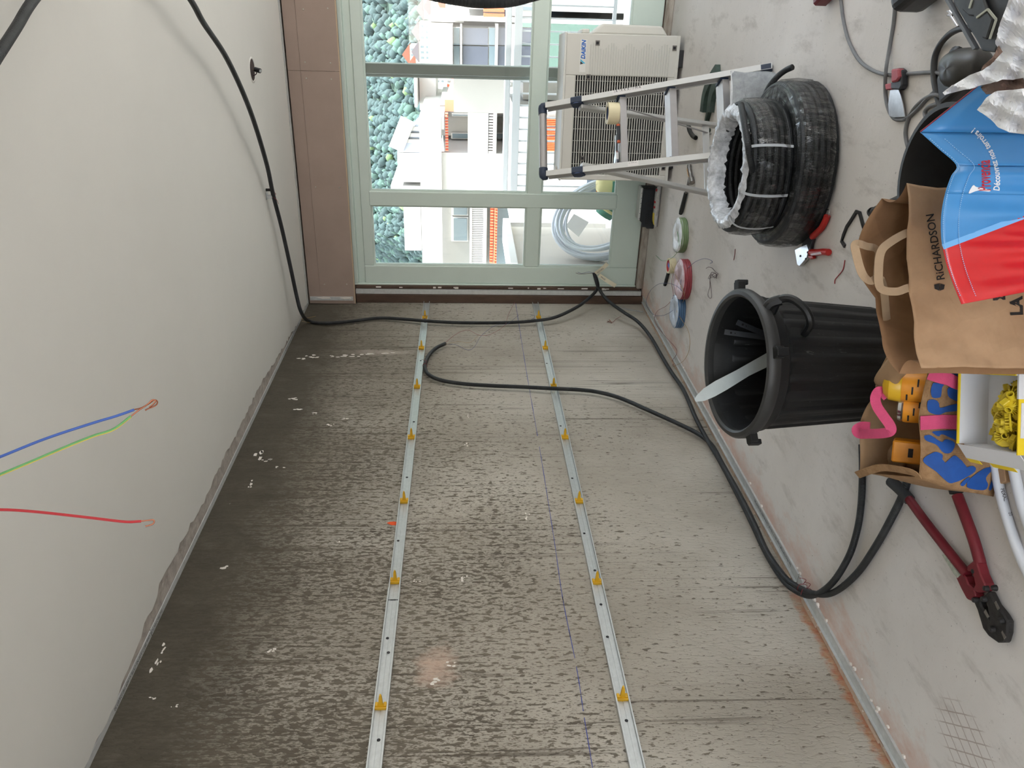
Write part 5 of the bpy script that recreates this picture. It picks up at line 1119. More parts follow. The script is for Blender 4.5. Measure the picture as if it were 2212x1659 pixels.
# saw blade and flat bars standing in the bin
tipP, botP = fl(1500, 866, .60), fl(1652, 778, .34); bn = CAM-(tipP+botP)/2; bn = bn-(tipP-botP)*np.dot(bn, tipP-botP)/np.dot(tipP-botP, tipP-botP)
sw = thing('saw_blade', 'pale steel saw blade leaning out over the left rim of the dustbin', 'saw', botP)
bp = [(1500, 862), (1506, 853), (1520, 839), (1545, 823), (1590, 800), (1650, 766), (1690, 742), (1700, 765), (1655, 794), (1618, 812), (1570, 842), (1545, 856), (1522, 866), (1503, 868)]
MB().prism([pl(a, b, tipP, bn) for a, b in bp], -bn/np.linalg.norm(bn)*.0012).build('blade', 'blade_saw', sw)
for i, (p, q, wd) in enumerate(((fl(1565, 717, .483), fl(1690, 734, .285), .018), (fl(1592, 696, .458), fl(1700, 742, .27), .018))):
    q = p+(q-p)*((p[2]-.016)/(p[2]-q[2]))
    bb_ = thing('flat_bar', ('black drilled flat bar standing upright in the dustbin, left of the pair', 'black drilled flat bar leaning in the dustbin, right of the pair')[i], 'bar', q)
    nn = CAM-p; m = MB(); m.bar(p, q, wd, .003, nn-(q-p)*np.dot(nn, q-p)/np.dot(q-p, q-p)); m.build('bar', 'bar_black', bb_)
    dd = (q-p)/np.linalg.norm(q-p); nv = nn-(q-p)*np.dot(nn, q-p)/np.dot(q-p, q-p); nv /= np.linalg.norm(nv)
    for t_, r_ in ((.022, .0038), (.036, .002)): MB().disc(p+dd*t_+nv*.0017, r_, 10, (dd, np.cross(nv, dd))).build('hole', 'black_gap', bb_)
# ------------------------------------------------------------------ black bucket
mat('bucket_black', (26, 26, 28), .55, var=.4, vscale=10, rgb2=(46, 46, 46))
kb = fl(2032, 385, .22); BU = thing('rubber_bucket', 'black builders bucket half hidden behind the blue shopping bag', 'bucket', (kb[0], kb[1], 0)); c = (kb[0], kb[1], 0)
MB().lathe([(0, .002), (.125, .002), (.165, .215), (.172, .218), (.172, .230), (.160, .231), (.154, .215), (.118, .012), (0, .010)], c, 48).build('bucket_wall', 'bucket_black', BU, smooth=True)
hp_ = [(kb[0]+.17*math.cos(a), kb[1]+.17*math.sin(a), .20) for a in (2.2, 2.5, 2.8)]; MB().tube(catmull([hp_[0], (hp_[1][0]-.02, hp_[1][1]+.02, .17), hp_[2]], 5), .006, 8).build('lug', 'bucket_black', BU, smooth=True)
m = MB(); rr = random.Random(9)
for i in range(14):
    a, r_ = rr.uniform(1.2, 2.2), rr.uniform(.125, .15); 
    m.obox((kb[0]+r_*math.cos(a), kb[1]+r_*math.sin(a), .165+rr.uniform(-.03, .03)), ((1, .2, 0), (-.2, 1, 0), (0, 0, 1)), (rr.uniform(.002, .006), .001, rr.uniform(.001, .003)))
# ------------------------------------------------------------------ decals by ray onto soft surfaces
from mathutils.bvhtree import BVHTree
def hitter(mbs, off=.0015):
    V = []; F_ = []
    for q in mbs: o = len(V); V += q.v; F_ += [tuple(i+o for i in f) for f in q.f]
    bv = BVHTree.FromPolygons([Vector(v) for v in V], F_)
    def h(px, py):
        d = ray(px, py); d = d/np.linalg.norm(d); r_ = bv.ray_cast(Vector(CAM), Vector(d))
        if r_[0] is None:
            r_ = bv.find_nearest(Vector(CAM+d*1.7)); 
        return np.array(r_[0])-d*off
    return h
def pxtext(body, size, px, py, xd, parent, m, h, name='lettering', bold=0.0, sx=1.0, shear=0.0, bend=None):
    xd = np.array(xd, float); xd /= np.linalg.norm(xd); yd = np.array((xd[1], -xd[0]))
    def fn(a, b):
        if bend: p = bend(a, b); return h(*p)
        return h(px+xd[0]*a+yd[0]*b, py+xd[1]*a+yd[1]*b)
    return text(body, size, (0, 0, 0), (1, 0, 0), (0, 1, 0), m, parent, name=name, bold=bold, sx=sx, shear=shear, fn=fn)
def pxpoly(pts, parent, m, h, name='printed_shape', smooth=True, n=5):
    P = [(a, b, 0) for a, b in pts]; P = catmull(P, n, True) if smooth else P
    bm = bmesh.new(); vs = [bm.verts.new((p[0], p[1], 0)) for p in P]; bm.faces.new(vs); bmesh.ops.triangulate(bm, faces=bm.faces[:])
    bmesh.ops.subdivide_edges(bm, edges=bm.edges[:], cuts=2, use_grid_fill=True)
    q = MB(); bm.verts.ensure_lookup_table(); q.v = [tuple(h(v.co.x, v.co.y)) for v in bm.verts]; q.f = [tuple(v.index for v in f.verts) for f in bm.faces]; q.mi = [0]*len(q.f); bm.free()
    return q.build(name, m, parent)
# ------------------------------------------------------------------ brown paper bag
def paper(name, a, b, bs):
    k = N(name); c = k.ramp(k.noise(k.mapv(), 6, 6, .7), [(.3, lin(a)), (.7, lin(b))]); k.out(c, .82); v = k.vor(k.mapv(), 13, 'F1'); k.bump(k.math('ADD', k.math('MULTIPLY', k.noise(k.mapv(), 5, 4), 1.4), v), bs, .02)
paper('kraft', (160, 126, 94), (182, 148, 114), .35); paper('kraft_inside', (134, 98, 66), (154, 116, 82), .3); paper('kraft_handle', (158, 132, 104), (176, 150, 120), .1)
mat('ink_black', (30, 24, 22), .7)
FR, FL_ = fl(1950, 402, .43), fl(1990, 795, .43); bxv = FL_-FR; BWd = np.linalg.norm(bxv); bxv /= BWd; bnv = np.cross(bxv, ez); bnv = bnv if np.dot(bnv, CAM-FR) > 0 else -bnv
PB = thing('paper_bag', 'brown kraft paper carrier bag printed RiCHARDSON, flat paper handles, standing open', 'bag', (FR+FL_)/2*np.array((1, 1, 0))-bnv*.07)
rp = np.random.RandomState(12); LT = [rp.uniform(-1, 1, (40, 40)) for _ in range(2)]
def facet(L_, u, v, n):
    x, y = u*n+2, v*n*1.05+2; i, j = int(x), int(y); a, b = x-i, y-j
    if (i+j) % 2:                                  # alternate diagonals give folded-paper facets
        return L_[i, j]+(L_[i+1, j]-L_[i, j])*a+(L_[i+1, j+1]-L_[i+1, j])*b if a > b else L_[i, j]+(L_[i, j+1]-L_[i, j])*b+(L_[i+1, j+1]-L_[i, j+1])*a
    return L_[i, j]+(L_[i+1, j]-L_[i, j])*a+(L_[i, j+1]-L_[i, j])*b if a+b < 1 else L_[i+1, j+1]+(L_[i, j+1]-L_[i+1, j+1])*(1-a)+(L_[i+1, j]-L_[i+1, j+1])*(1-b)
def wrk(u, v, k=1.0): return k*(.017*facet(LT[0], u, v, 5)+.0055*facet(LT[1], u, v, 12))
BD = .16
def pfront(u, v): return FR+bxv*BWd*u-ez*.43*v+bnv*(wrk(u, v)+.022*math.sin(math.pi*u)*math.sin(math.pi*min(1, v*1.1)))
def pback(u, v):
    top = .012*math.sin(7*u+1)+(.035 if u < .5 else .012)*math.sin(math.pi*min(1, u*2))
    return FR+bxv*(BWd*u)-bnv*(BD*(.18+.82*math.sin(math.pi*(.12+.80*u))))-ez*(.43+top)*v+ez*top+bnv*wrk(u, v, .8)
fm = MB().grid(pfront, 60, 60); fm.build('front_panel', ['kraft'], PB, smooth='all', thick=.0008, off=-1)
MB().grid(pback, 40, 30).build('back_panel', 'kraft_inside', PB, smooth='all', thick=.0008)
for u in (0, 1):
    def side(s, v, u=u):
        a, b = pfront(u, v), pback(u, v); mid = (a+b)/2+bxv*(-.045 if u else .045)*(1-v*.8)
        return a*(1-s)*(1-s)+2*mid*s*(1-s)+b*s*s
    MB().grid(side, 10, 30).build('side_gusset', 'kraft_inside', PB, smooth='all')
MB().grid(lambda s, v: pfront(s, 1)*(1-v)+pback(s, 1)*v+ez*.003, 8, 4).build('bag_bottom', 'kraft_inside', PB)
def strip3(P, wd, nrm, parent, m, name, th_=.0012): ribbon(catmull(P, 6), wd, nrm).build(name, m, parent, thick=th_, off=0)
def atz(px, py, z): return fl(px, py, z)
h1 = [atz(1975, 500, .40)+bnv*.006, atz(1955, 505, .43), atz(1925, 522, .465), atz(1904, 542, .485), atz(1898, 580, .487), atz(1902, 622, .482), atz(1935, 630, .455), atz(1962, 622, .43), atz(1985, 620, .40)+bnv*.006]
strip3(h1, .017, bnv+ez*.3, PB, 'kraft_handle', 'carry_handle')
h2 = [pback(.42, .05), atz(1896, 545, .46), atz(1872, 532, .50), atz(1848, 527, .53), atz(1850, 550, .535), atz(1862, 590, .525), atz(1880, 607, .50), atz(1905, 606, .46), pback(.64, .05)]
strip3(h2, .017, bnv+ez*.3, PB, 'kraft_handle', 'carry_handle')
hP = hitter([fm], .0025)
pxtext('R HARDSON', 24, 2042, 604, (-27, -141), PB, 'ink_black', hP, name='brand_lettering', bold=.2, sx=.0001) if False else None
pxtext('RiCHARDSON', 25, 2041, 604, (-24, -142), PB, 'ink_black', hP, name='brand_lettering', bold=.25, sx=.92)
for poly_ in (((2018, 615), (2030, 613), (2029, 628), (2019, 624)), ((2031, 613), (2041, 615), (2039, 625), (2030, 628)), ((2019, 614), (2030, 611.5), (2040, 614), (2031, 612.2))):
    pxpoly(poly_, PB, 'ink_black', hP, 'cube_emblem', smooth=False)
pxtext('LA', 36, 2209, 681, (-2, -50), PB, 'ink_black', hP, name='print_lettering', bold=1.6, sx=.95)
pxtext('E', 36, 2171, 649, (-2, -30), PB, 'ink_black', hP, name='print_lettering', bold=1.2)
# ------------------------------------------------------------------ blue and red shopping bag
mat('poly_blue', (70, 144, 206), .38, var=.12, vscale=3, bump=.10, bscale=12); mat('poly_red', (206, 28, 34), .30, var=.10, vscale=3, bump=.12, bscale=14, coat=.4); mat('poly_edge', (122, 26, 44), .5); mat('stitch', (150, 190, 226), .7); mat('print_white', (226, 228, 232), .6); mat('print_red', (180, 30, 50), .6); mat('hem_light', (110, 172, 226), .45)
def dpt(px, py, z): return fl(px, py, z)
hem = [(1988, 285, .50), (2027, 320, .485), (2066, 356, .47), (2055, 380, .485), (2042, 418, .495), (2034, 460, .50), (2033, 500, .50), (2036, 532, .497), (2046, 575, .49), (2060, 615, .48), (2077, 657, .47)]
HE = [dpt(*q) for q in hem]
SB = thing('shopping_bag', 'glossy blue and red woven shopping bag at the lower right corner', 'bag', np.array((1.85, 1.3, 0)))
HS = catmull(HE, 5)
def colm(p, t, sh=0.0):
    d = np.array((CAM[0]-1.83, CAM[1]-1.36, 0)); d /= np.linalg.norm(d); return p+d*(.05*t)+np.array((0, 0, -p[2]*t*.98))+_U*np.array((1, 1, 0))*(.10*sh*t)
def toPx(p): q = np.array(p)-CAM; w_ = q@_F; return cx0+FPX*(q@_D)/w_, cy0-FPX*(q@_U)/w_
nb_ = len(HS)
def panel(i0, i1, name, m, nv=16, wr=.005, k=1, colour=None):
    q = MB(); n_ = i1-i0
    def f(u, v):
        x = i0+u*n_; i = min(int(x), nb_-2); t = x-i; p = HS[i]*(1-t)+HS[i+1]*t; c = colm(p, v, max(0, (x-30)/(nb_-31)))
        d = np.array((CAM[0]-c[0], CAM[1]-c[1], .0)); d /= np.linalg.norm(d)
        return c+d*wr*(math.sin(x*.55+v*3)+.6*math.sin(x*.23+v*9+1)+.5*math.sin(x*1.1-v*5))*min(1, v*4)
    q.grid(f, max(4, n_)*k, nv)
    if colour: q.mi = [colour(*toPx(sum(np.array(q.v[j]) for j in fc)/len(fc))) for fc in q.f]
    q.build(name, m, SB, smooth='all', thick=.001, off=-1); return q
ib = 5*4
b1 = panel(0, 10, 'blue_panel', 'poly_blue', wr=.002)
b2 = panel(10, ib, 'blue_panel', 'poly_blue')
b3 = panel(ib, nb_-1, 'two_tone_panel', ['poly_blue', 'poly_red'], 60, .0045, 4, lambda a, b: 1 if b > 533-(a-2037)*.375 else 0)      # red cloth sewn on along a slanting seam
# gusset turned outwards on the right
g0, g1 = HS[0], dpt(2112, 186, .40)
gq = MB().grid(lambda u, v: (lambda p: colm(p, v))(g0*(1-u)+g1*u), 6, 12); gq.build('side_gusset', 'poly_blue', SB, smooth='all', thick=.001)
MB().tube([g0+ez*.0, g1], .0016, 6).build('edge_binding', 'poly_edge', SB)
# far side of the bag, inside face
bk_ = [p+np.array((-.012, .05, -.10)) for p in HS]
MB().grid(lambda u, v: (lambda p: np.array((p[0], p[1], p[2]*(1-v))))(bk_[min(nb_-1, int(u*.6*(nb_-1)))]-ez*.05), 30, 6).build('back_panel', 'poly_blue', SB, smooth='all', thick=.001)
hS = hitter([b1, b2, b3, gq], .0015)
for off_, dash in ((3, 4), (26, 5)):
    for i in range(2, nb_-3, 1):
        p = HS[i]; q = HS[i+1]
        for k in range(2):
            a, b = p+(q-p)*(.1+k*.5), p+(q-p)*(.35+k*.5); o_ = .0025 if off_ == 3 else .030
            d = np.array((CAM[0]-a[0], CAM[1]-a[1], 0)); d /= np.linalg.norm(d)
            a2, b2_ = colm(a, o_/a[2])+d*.0022, colm(b, o_/b[2])+d*.0022
            MB().bar(a2, b2_, .0012, .0008, d).build('stitch', 'stitch', SB)
sm = [(2037, 533), (2080, 517), (2130, 498), (2180, 479), (2230, 460)]
ribbon([hS(*p)-0*ez for p in sm], .010, CAM-hS(2100, 500)).build('seam_fold', 'hem_light', SB, thick=.0015)
pxtext('Provencia', 40, 2140, 412, (-2, -70), SB, 'print_red', hS, name='brand_lettering', bold=.7, sx=.42)
pxpoly(((2093, 418), (2099, 404), (2104, 400), (2110, 404), (2137, 410), (2136, 414), (2112, 412)), SB, 'print_white', hS, 'brand_swash', smooth=True)
def arc(a, b):
    ang = math.radians(8)-a/150.0; R_ = 150.0; cx_, cy_ = 2010.0, 392.0
    return (cx_+(R_-b)*math.cos(ang), cy_+(R_-b)*math.sin(ang))
pxtext('Découvrez nos terroirs !', 19, 0, 0, (0, -1), SB, 'print_white', hS, name='slogan_lettering', bold=.5, sx=.80, bend=arc)
# ------------------------------------------------------------------ jute bag
def jute():
    k = N('jute'); w1 = k.math('SINE', k.math('MULTIPLY', k.xyz(k.mapv((1, 1, 1), (0, 0, .35)))[0], 2400)); w2 = k.math('SINE', k.math('MULTIPLY', k.xyz()[2], 2400))
    c = k.ramp(k.noise(k.mapv(), 40, 5, .7), [(.3, lin((136, 102, 68))), (.7, lin((172, 136, 98)))]); k.out(c, .9); k.bump(k.math('ADD', w1, w2), .25, .001)
jute(); mat('jute_lining', (168, 136, 102), .8, var=.15, vscale=15, bump=.3, bscale=20); mat('jute_blue', (24, 84, 166), .7, var=.25, vscale=25); mat('strap_pink', (222, 84, 128), .85, var=.12, vscale=40, bump=.2, bscale=300)
JB = thing('jute_bag', 'jute tote bag with blue lettering and pink straps, slumped open beside the bin', 'bag', np.array((1.17, 1.72, 0)))
jr_f = [fl(1984, 1032, .205), fl(1988, 985, .205), fl(1987, 940, .20), fl(1984, 905, .20), fl(1990, 865, .205), fl(2000, 820, .205), fl(2010, 780, .205), fl(2016, 740, .205)]
JF = catmull(jr_f, 5)
jr_b = [fl(1857, 1022, .215), fl(1858, 985, .22), fl(1857, 945, .225), fl(1858, 912, .23), fl(1872, 878, .225), fl(1888, 855, .23), fl(1892, 828, .24), fl(1900, 800, .25), fl(1915, 770, .24)]
JK = catmull(jr_b, 5)
def jcol(R_, i, v, out_):
    p = R_[i]; return np.array((p[0], p[1], p[2]*(1-v)))+out_*(.02*math.sin(math.pi*v)+.004*math.sin(i*.7+v*5)*v)
JN = np.array((.28, -.96, 0))
b0 = fl(2146, 1084)
def jfront(u, v):
    i = min(int(round(u*(len(JF)-1))), len(JF)-1); p = jcol(JF, i, v, JN); return p+(b0-np.array((JF[0][0], JF[0][1], 0)))*v*.8*(1-u)
jf = MB().grid(jfront, len(JF)-1, 20); jf.build('front_panel', 'jute', JB, smooth='all', thick=.002, off=-1)
jb = MB().grid(lambda u, v: jcol(JK, min(int(round(u*(len(JK)-1))), len(JK)-1), v, -JN), len(JK)-1, 12); jb.build('back_panel', 'jute_lining', JB, smooth='all', thick=.002)
ja, jc = JF[0], JK[0]
def jside(u, v):
    a, b = jfront(0, v), jcol(JK, 0, v, -JN); return a*(1-u)+b*u+np.array((-.9, -.2, 0))*.02*math.sin(math.pi*u)*math.sin(math.pi*v)
MB().grid(jside, 10, 14).build('side_gusset', 'jute', JB, smooth='all', thick=.002)
MB().grid(lambda u, v: (JF[int(u*(len(JF)-1))]*(1-v)+JK[min(len(JK)-1, int(u*(len(JK)-1)))]*v)*np.array((1, 1, 0))+ez*.006, 12, 4).build('bag_bottom', 'jute_lining', JB)
# turned-over hems and the folded collar towards the bin
hemo = [fl(1852, 1026, .222), fl(1880, 1016, .235), fl(1905, 1010, .232), fl(1940, 1014, .225), fl(1975, 1022, .215), fl(1986, 1034, .205)]
ribbon(catmull(hemo, 5), .022, (-.5, -.3, .8)).build('side_hem', 'jute', JB, thick=.003, off=0)
cp = [[fl(1918, 848, .235), fl(1890, 822, .25), fl(1912, 785, .262), fl(1928, 770, .262)], [fl(1930, 842, .24), fl(1920, 815, .255), fl(1940, 780, .272), fl(1955, 768, .275)], [fl(1945, 815, .235), fl(1962, 802, .25), fl(1974, 788, .262), fl(1982, 780, .262)]]
rows = [catmull(r_, 5) for r_ in cp]
def collar(u, v):
    j = min(int(u*(len(rows[0])-1)), len(rows[0])-1); x = v*2; i = min(int(x), 1); t = x-i; return rows[i][j]*(1-t)+rows[i+1][j]*t
MB().grid(collar, 15, 8).build('folded_collar', 'jute_lining', JB, smooth='all', thick=.003)
hJ = hitter([jf], .0065)
def z1(pts): return [(1820+x/5.53, 760+y/5.53) for x, y in pts]
def z2(pts): return [(2000+x/4.61, 700+y/4.61) for x, y in pts]
for s in (z1(((1075, 390), (1105, 370), (1210, 385), (1190, 430), (1175, 530), (1140, 550), (1075, 545), (1055, 470))), z1(((1290, 420), (1385, 430), (1385, 580), (1320, 570), (1265, 530), (1255, 450))),
          z1(((1015, 600), (1050, 572), (1110, 575), (1150, 610), (1160, 665), (1200, 665), (1280, 640), (1380, 625), (1380, 700), (1240, 720), (1160, 750), (1080, 740), (1020, 700))),
          z1(((1105, 235), (1160, 210), (1200, 235), (1260, 250), (1390, 235), (1390, 300), (1280, 300), (1200, 290), (1120, 265))), z1(((1255, 180), (1330, 145), (1390, 150), (1390, 205), (1300, 200))),
          z1(((975, 1010), (1010, 995), (1060, 1000), (1180, 1075), (1230, 1045), (1300, 1060), (1345, 1100), (1310, 1190), (1250, 1215), (1190, 1190), (1120, 1110), (1000, 1060))), z1(((1090, 950), (1370, 945), (1370, 1050), (1300, 1030), (1190, 985), (1150, 1010), (1100, 985))),
          z1(((975, 1270), (1060, 1215), (1120, 1195), (1190, 1225), (1195, 1270), (1165, 1315), (1210, 1340), (1330, 1240), (1400, 1280), (1435, 1330), (1310, 1410), (1350, 1455), (1490, 1380), (1560, 1365), (1595, 1400), (1560, 1450), (1440, 1520), (1340, 1560), (1260, 1560), (1130, 1440), (980, 1330))),
          z1(((1410, 1590), (1440, 1545), (1500, 1500), (1520, 1510), (1450, 1600))), z2(((410, 1600), (430, 1550), (560, 1450), (640, 1425), (670, 1440), (600, 1530), (620, 1600), (590, 1650), (500, 1650), (420, 1630))), z2(((628, 1640), (690, 1475), (703, 1480), (662, 1635)))):
    pxpoly(s, JB, 'jute_blue', hJ, 'blue_letter')
def strap(pts, wd, nrm): ribbon(catmull(pts, 6), wd, nrm).build('strap', 'strap_pink', JB, thick=.003, off=0)
hJ2 = hitter([jf], .009)
strap([hJ2(1993, 914)+ez*.006, hJ2(2002, 913), hJ2(2018, 912), hJ2(2040, 911), hJ2(2072, 912), hJ2(2100, 913)], .036, JN+ez*.1)
strap([hJ2(2014, 806)+ez*.012+JN*.006, hJ2(2022, 812)+JN*.018, hJ2(2038, 816)+JN*.022, hJ2(2055, 824)+JN*.02, hJ2(2078, 830)+JN*.008], .030, JN+np.array((.3, 0, .4)))
strap([fl(1879, 922, .225), fl(1862, 921, .235), fl(1850, 928, .245), fl(1856, 937, .25), fl(1880, 937, .255), fl(1905, 936, .255), fl(1924, 931, .25), fl(1922, 918, .25), fl(1908, 898, .255), fl(1895, 878, .26), fl(1891, 860, .262), fl(1898, 846, .258), fl(1908, 848, .245), fl(1918, 858, .235)], .026, (.35, -.6, .7))
# yellow tins in the bag
mat('tin_yellow', (224, 178, 40), .35, var=.1, vscale=10); mat('tin_orange', (232, 150, 36), .4, var=.15, vscale=18); mat('clear_bag', (182, 156, 128), .25, var=.3, vscale=25, bump=.8, bscale=25)
for i, (px, py, z, lab) in enumerate(((1975, 835, .185, 'yellow capped orange tin at the top of the jute bag opening'), (1978, 880, .165, 'orange tin with bright metal rim in the middle of the jute bag'), (1968, 975, .15, 'orange printed packet low in the left of the jute bag'))):
    c = fl(px, py, z); t = thing('tin', lab, 'tin', c-ez*.05); ax = (np.array((.95, .3, 0)), np.array((.25, -.8, .55)), np.array((-.17, .5, .84)))
    if i == 2:
        m = MB(); m.obox(c, ax, (.030, .022, .045)); m.build('packet', 'tin_orange', t, bevel=.004); m = MB(); m.obox(c+ax[1]*.0225, ax, (.012, .0005, .006)); m.build('packet_print', 'ink_black', t)
    else:
        MB().lathe([(0, -.06), (.040, -.06), (.042, .02), (.040, .03)], c, 28, ax).build('tin_wall', 'tin_orange', t, smooth=True)
        MB().lathe([(.041, .028), (.043, .032), (.040, .040 if i else .058), (.024, .044 if i else .072), (0, .045 if i else .076)], c, 28, ax).build('tin_cap', 'tin_yellow' if i == 0 else 'chrome', t, smooth=True)
        for k in range(3): m = MB(); a_ = 1.2+.5*k; m.obox(c+(ax[0]*math.cos(a_)+ax[1]*math.sin(a_))*.0418+ax[2]*(-.01+.012*k), ((-ax[0]*math.sin(a_)+ax[1]*math.cos(a_)), ax[2], (ax[0]*math.cos(a_)+ax[1]*math.sin(a_))), (.010, .002, .0006)); m.build('tin_print', 'ink_black', t)
cbag = thing('clear_pouch', 'crumpled clear plastic pouch lying inside the jute bag', 'bag', fl(1925, 985, .10)); lump(fl(1925, 985, .10), .055, .05, .035, 5, .16, 20, 12).build('pouch_film', 'clear_bag', cbag, smooth='all')
# ------------------------------------------------------------------ white and yellow box with yellow clips
mat('card_white', (222, 222, 224), .7, var=.04, vscale=10); mat('card_yellow', (236, 204, 30), .55); mat('card_brown', (150, 118, 84), .8); mat('clip_lemon', (222, 196, 48), .45, var=.12, vscale=25)
k0, k1, k2 = fl(2074, 806, .165), fl(2070, 958, .165), fl(2196, 806, .165)
rx = (k1-k0); RW = np.linalg.norm(rx); rx /= RW; ry = np.cross(ez, rx); ry = ry if np.dot(ry, CAM-k0) > 0 else -ry; RD = np.dot(k2-k0, ry)
BXT = thing('carton', 'open white carton with yellow edges holding yellow plastic clips', 'box', np.array(((k0+k1)/2+ry*RD/2)*np.array((1, 1, 0))))
def kb_(s, d, z): return np.array((k0[0], k0[1], 0))+rx*s+ry*d+ez*z
def kbox(s0, s1, d0, d1, z0, z1): m = MB(); m.obox(kb_((s0+s1)/2, (d0+d1)/2, (z0+z1)/2), (rx, ry, ez), ((s1-s0)/2, (d1-d0)/2, (z1-z0)/2)); return m
kbox(0, RW, -.003, 0, 0, .165).build('back_wall', 'card_white', BXT); kbox(0, RW, -.0045, .0005, .163, .167).build('yellow_edge', 'card_yellow', BXT)
kbox(-.003, 0, -.003, RD, 0, .165).build('right_wall', 'card_white', BXT); kbox(-.0045, .0005, -.003, RD, .163, .167).build('yellow_edge', 'card_yellow', BXT)
kbox(0, RW+.003, RD, RD+.003, 0, .160).build('front_wall', 'card_yellow', BXT); kbox(RW*.35, RW*.8, RD+.003, RD+.0045, .02, .155).build('white_print', 'card_white', BXT); kbox(-.003, RW*.30, RD-.001, RD+.0042, .10, .162).build('white_print', 'card_white', BXT)
kbox(RW, RW+.003, -.003, RD, 0, .148).build('left_wall', 'card_white', BXT)
kbox(0, RW, 0, RD, .088, .092).build('carton_floor', 'card_white', BXT)
m = MB(); fp = [kb_(RW+.001, -.004, .165), kb_(RW+.001, RD*.97, .150), kb_(RW+.040, RD*.99, .125), kb_(RW+.036, -.006, .140)]; m.prism(fp, (0, 0, -.002)); m.build('side_flap', 'card_white', BXT)
for a, b in ((.0, .2), (.38, .75)):
    m = MB(); p_ = [fp[3]+(fp[2]-fp[3])*a, fp[3]+(fp[2]-fp[3])*b]; m.prism([p_[0], p_[1], p_[1]+rx*.010-ez*.010, p_[0]+rx*.010-ez*.010], (0, 0, -.002)); m.build('flap_tab', 'card_yellow', BXT)
# second box behind the paper bag
b2_ = thing('carton', 'flat yellow and white carton squeezed between the paper bag and the open carton', 'box', kb_(-.035, RD*.4, 0))
kbox(-.045, -.012, -.01, RD*.9, 0, .150).build('card_body', 'card_brown', b2_, bevel=.001); kbox(-.047, -.011, -.011, RD*.55, .150, .154).build('yellow_print', 'card_yellow', b2_); kbox(-.047, -.011, RD*.55, RD*.9, .150, .154).build('white_print', 'card_white', b2_)
# the clips
pr_ = random.Random(21); clip1 = None
def peg(c, rot, first):
    t = thing('plastic_clip', 'lemon yellow plastic clip in the heap inside the open carton', 'clip', (0, 0, 0), 'yellow clips in the carton')
    MB().lathe([(.0, 0), (.021, 0), (.0225, .0015), (.021, .004), (.008, .005)], (0, 0, 0), 20).build('disc', 'clip_lemon', t, smooth=True)
    MB().lathe([(.0085, .004), (.008, .020), (.0055, .020), (.0055, .006)], (0, 0, 0), 14).build('socket', 'clip_lemon', t, smooth=True)
    m = MB()
    for k in range(7): a = -1.1+k*.36; m.obox((.0145*math.cos(a), .0145*math.sin(a), .008), ((math.cos(a), math.sin(a), 0), (-math.sin(a), math.cos(a), 0), (0, 0, 1)), (.006, .0009, .004))
    m.build('fins', 'clip_lemon', t); MB().box(-.027, -.008, -.007, .007, .001, .012).build('lug', 'clip_lemon', t, bevel=.0015)
    return t
from mathutils import Euler
for i in range(36):
    s = RW*(.24+.64*((i*7) % 36)/36)+pr_.uniform(-.01, .01); t_ = pr_.random(); d = RD-.024-t_*(.07 if s < RW*.5 else .10); z = .095+max(0, .052-.42*(RD-.024-d))*((i % 3)/2.0)
    if clip1 is None: clip1 = peg(None, None, True); o = clip1
    else: o = copy_tree(clip1, (0, 0, 0))
    p = kb_(s, d, z+.008); o.location = tuple(p); o['_o'] = tuple(p); o.rotation_euler = Euler((pr_.uniform(-.9, .9), pr_.uniform(-.9, .9), pr_.uniform(0, 6.3)))
# ------------------------------------------------------------------ bolt cutters and white pipes
mat('cutter_red', (116, 26, 38), .5, var=.25, vscale=20); mat('cutter_black', (48, 46, 46), .55, .3, var=.4, vscale=30, bump=.3, bscale=60); mat('sticker_worn', (176, 180, 164), .7, var=.4, vscale=60)
BCt = thing('bolt_cutter', 'dark red handled bolt cutters with black jaws lying on the floor', 'bolt cutters', fl(2100, 1240))
def rod(pts, r, name, m, z=.022, n=12): MB().tube(catmull([fl(a, b, z) for a, b in pts], 5), r, n).build(name, m, BCt, smooth=True)
rod(((1962, 1076), (2000, 1128), (2050, 1192), (2090, 1242)), .0135, 'handle', 'cutter_red'); rod(((2068, 1070), (2083, 1110), (2103, 1165), (2118, 1218)), .0145, 'handle', 'cutter_red')
rod(((1925, 1040), (1945, 1058), (1964, 1079)), .0175, 'grip', 'rubber'); rod(((2060, 1040), (2066, 1065)), .0175, 'grip', 'rubber')
def bpoly(px, z0, z1_, name, m, bv=.003): poly(px, z0, z1_).build(name, m, BCt, bevel=bv)
bpoly(((2084, 1247), (2098, 1239), (2106, 1246), (2112, 1262), (2124, 1272), (2128, 1286), (2118, 1298), (2108, 1294), (2096, 1272)), .008, .034, 'socket_casting', 'cutter_red')
bpoly(((2110, 1222), (2122, 1212), (2132, 1214), (2140, 1240), (2150, 1262), (2148, 1276), (2134, 1280), (2122, 1274), (2128, 1262), (2124, 1244), (2120, 1234), (2110, 1233)), .008, .036, 'socket_casting', 'cutter_red')
bpoly(((2116, 1296), (2128, 1290), (2136, 1310), (2152, 1332), (2146, 1300), (2142, 1284), (2152, 1276), (2166, 1304), (2184, 1326), (2193, 1342), (2192, 1368), (2186, 1388), (2170, 1388), (2150, 1374), (2138, 1358), (2134, 1344), (2126, 1318)), .006, .026, 'jaw', 'cutter_black', .004)
for a, b in ((2110, 1296), (2129, 1294), (2134, 1271), (2152, 1270), (2147, 1359), (2166, 1341), (2109, 1234)): MB().lathe([(0, .012), (.006, .011), (.008, .004), (.008, 0)], fl(a, b, .026), 12).build('bolt', 'cutter_black', BCt, smooth=True)
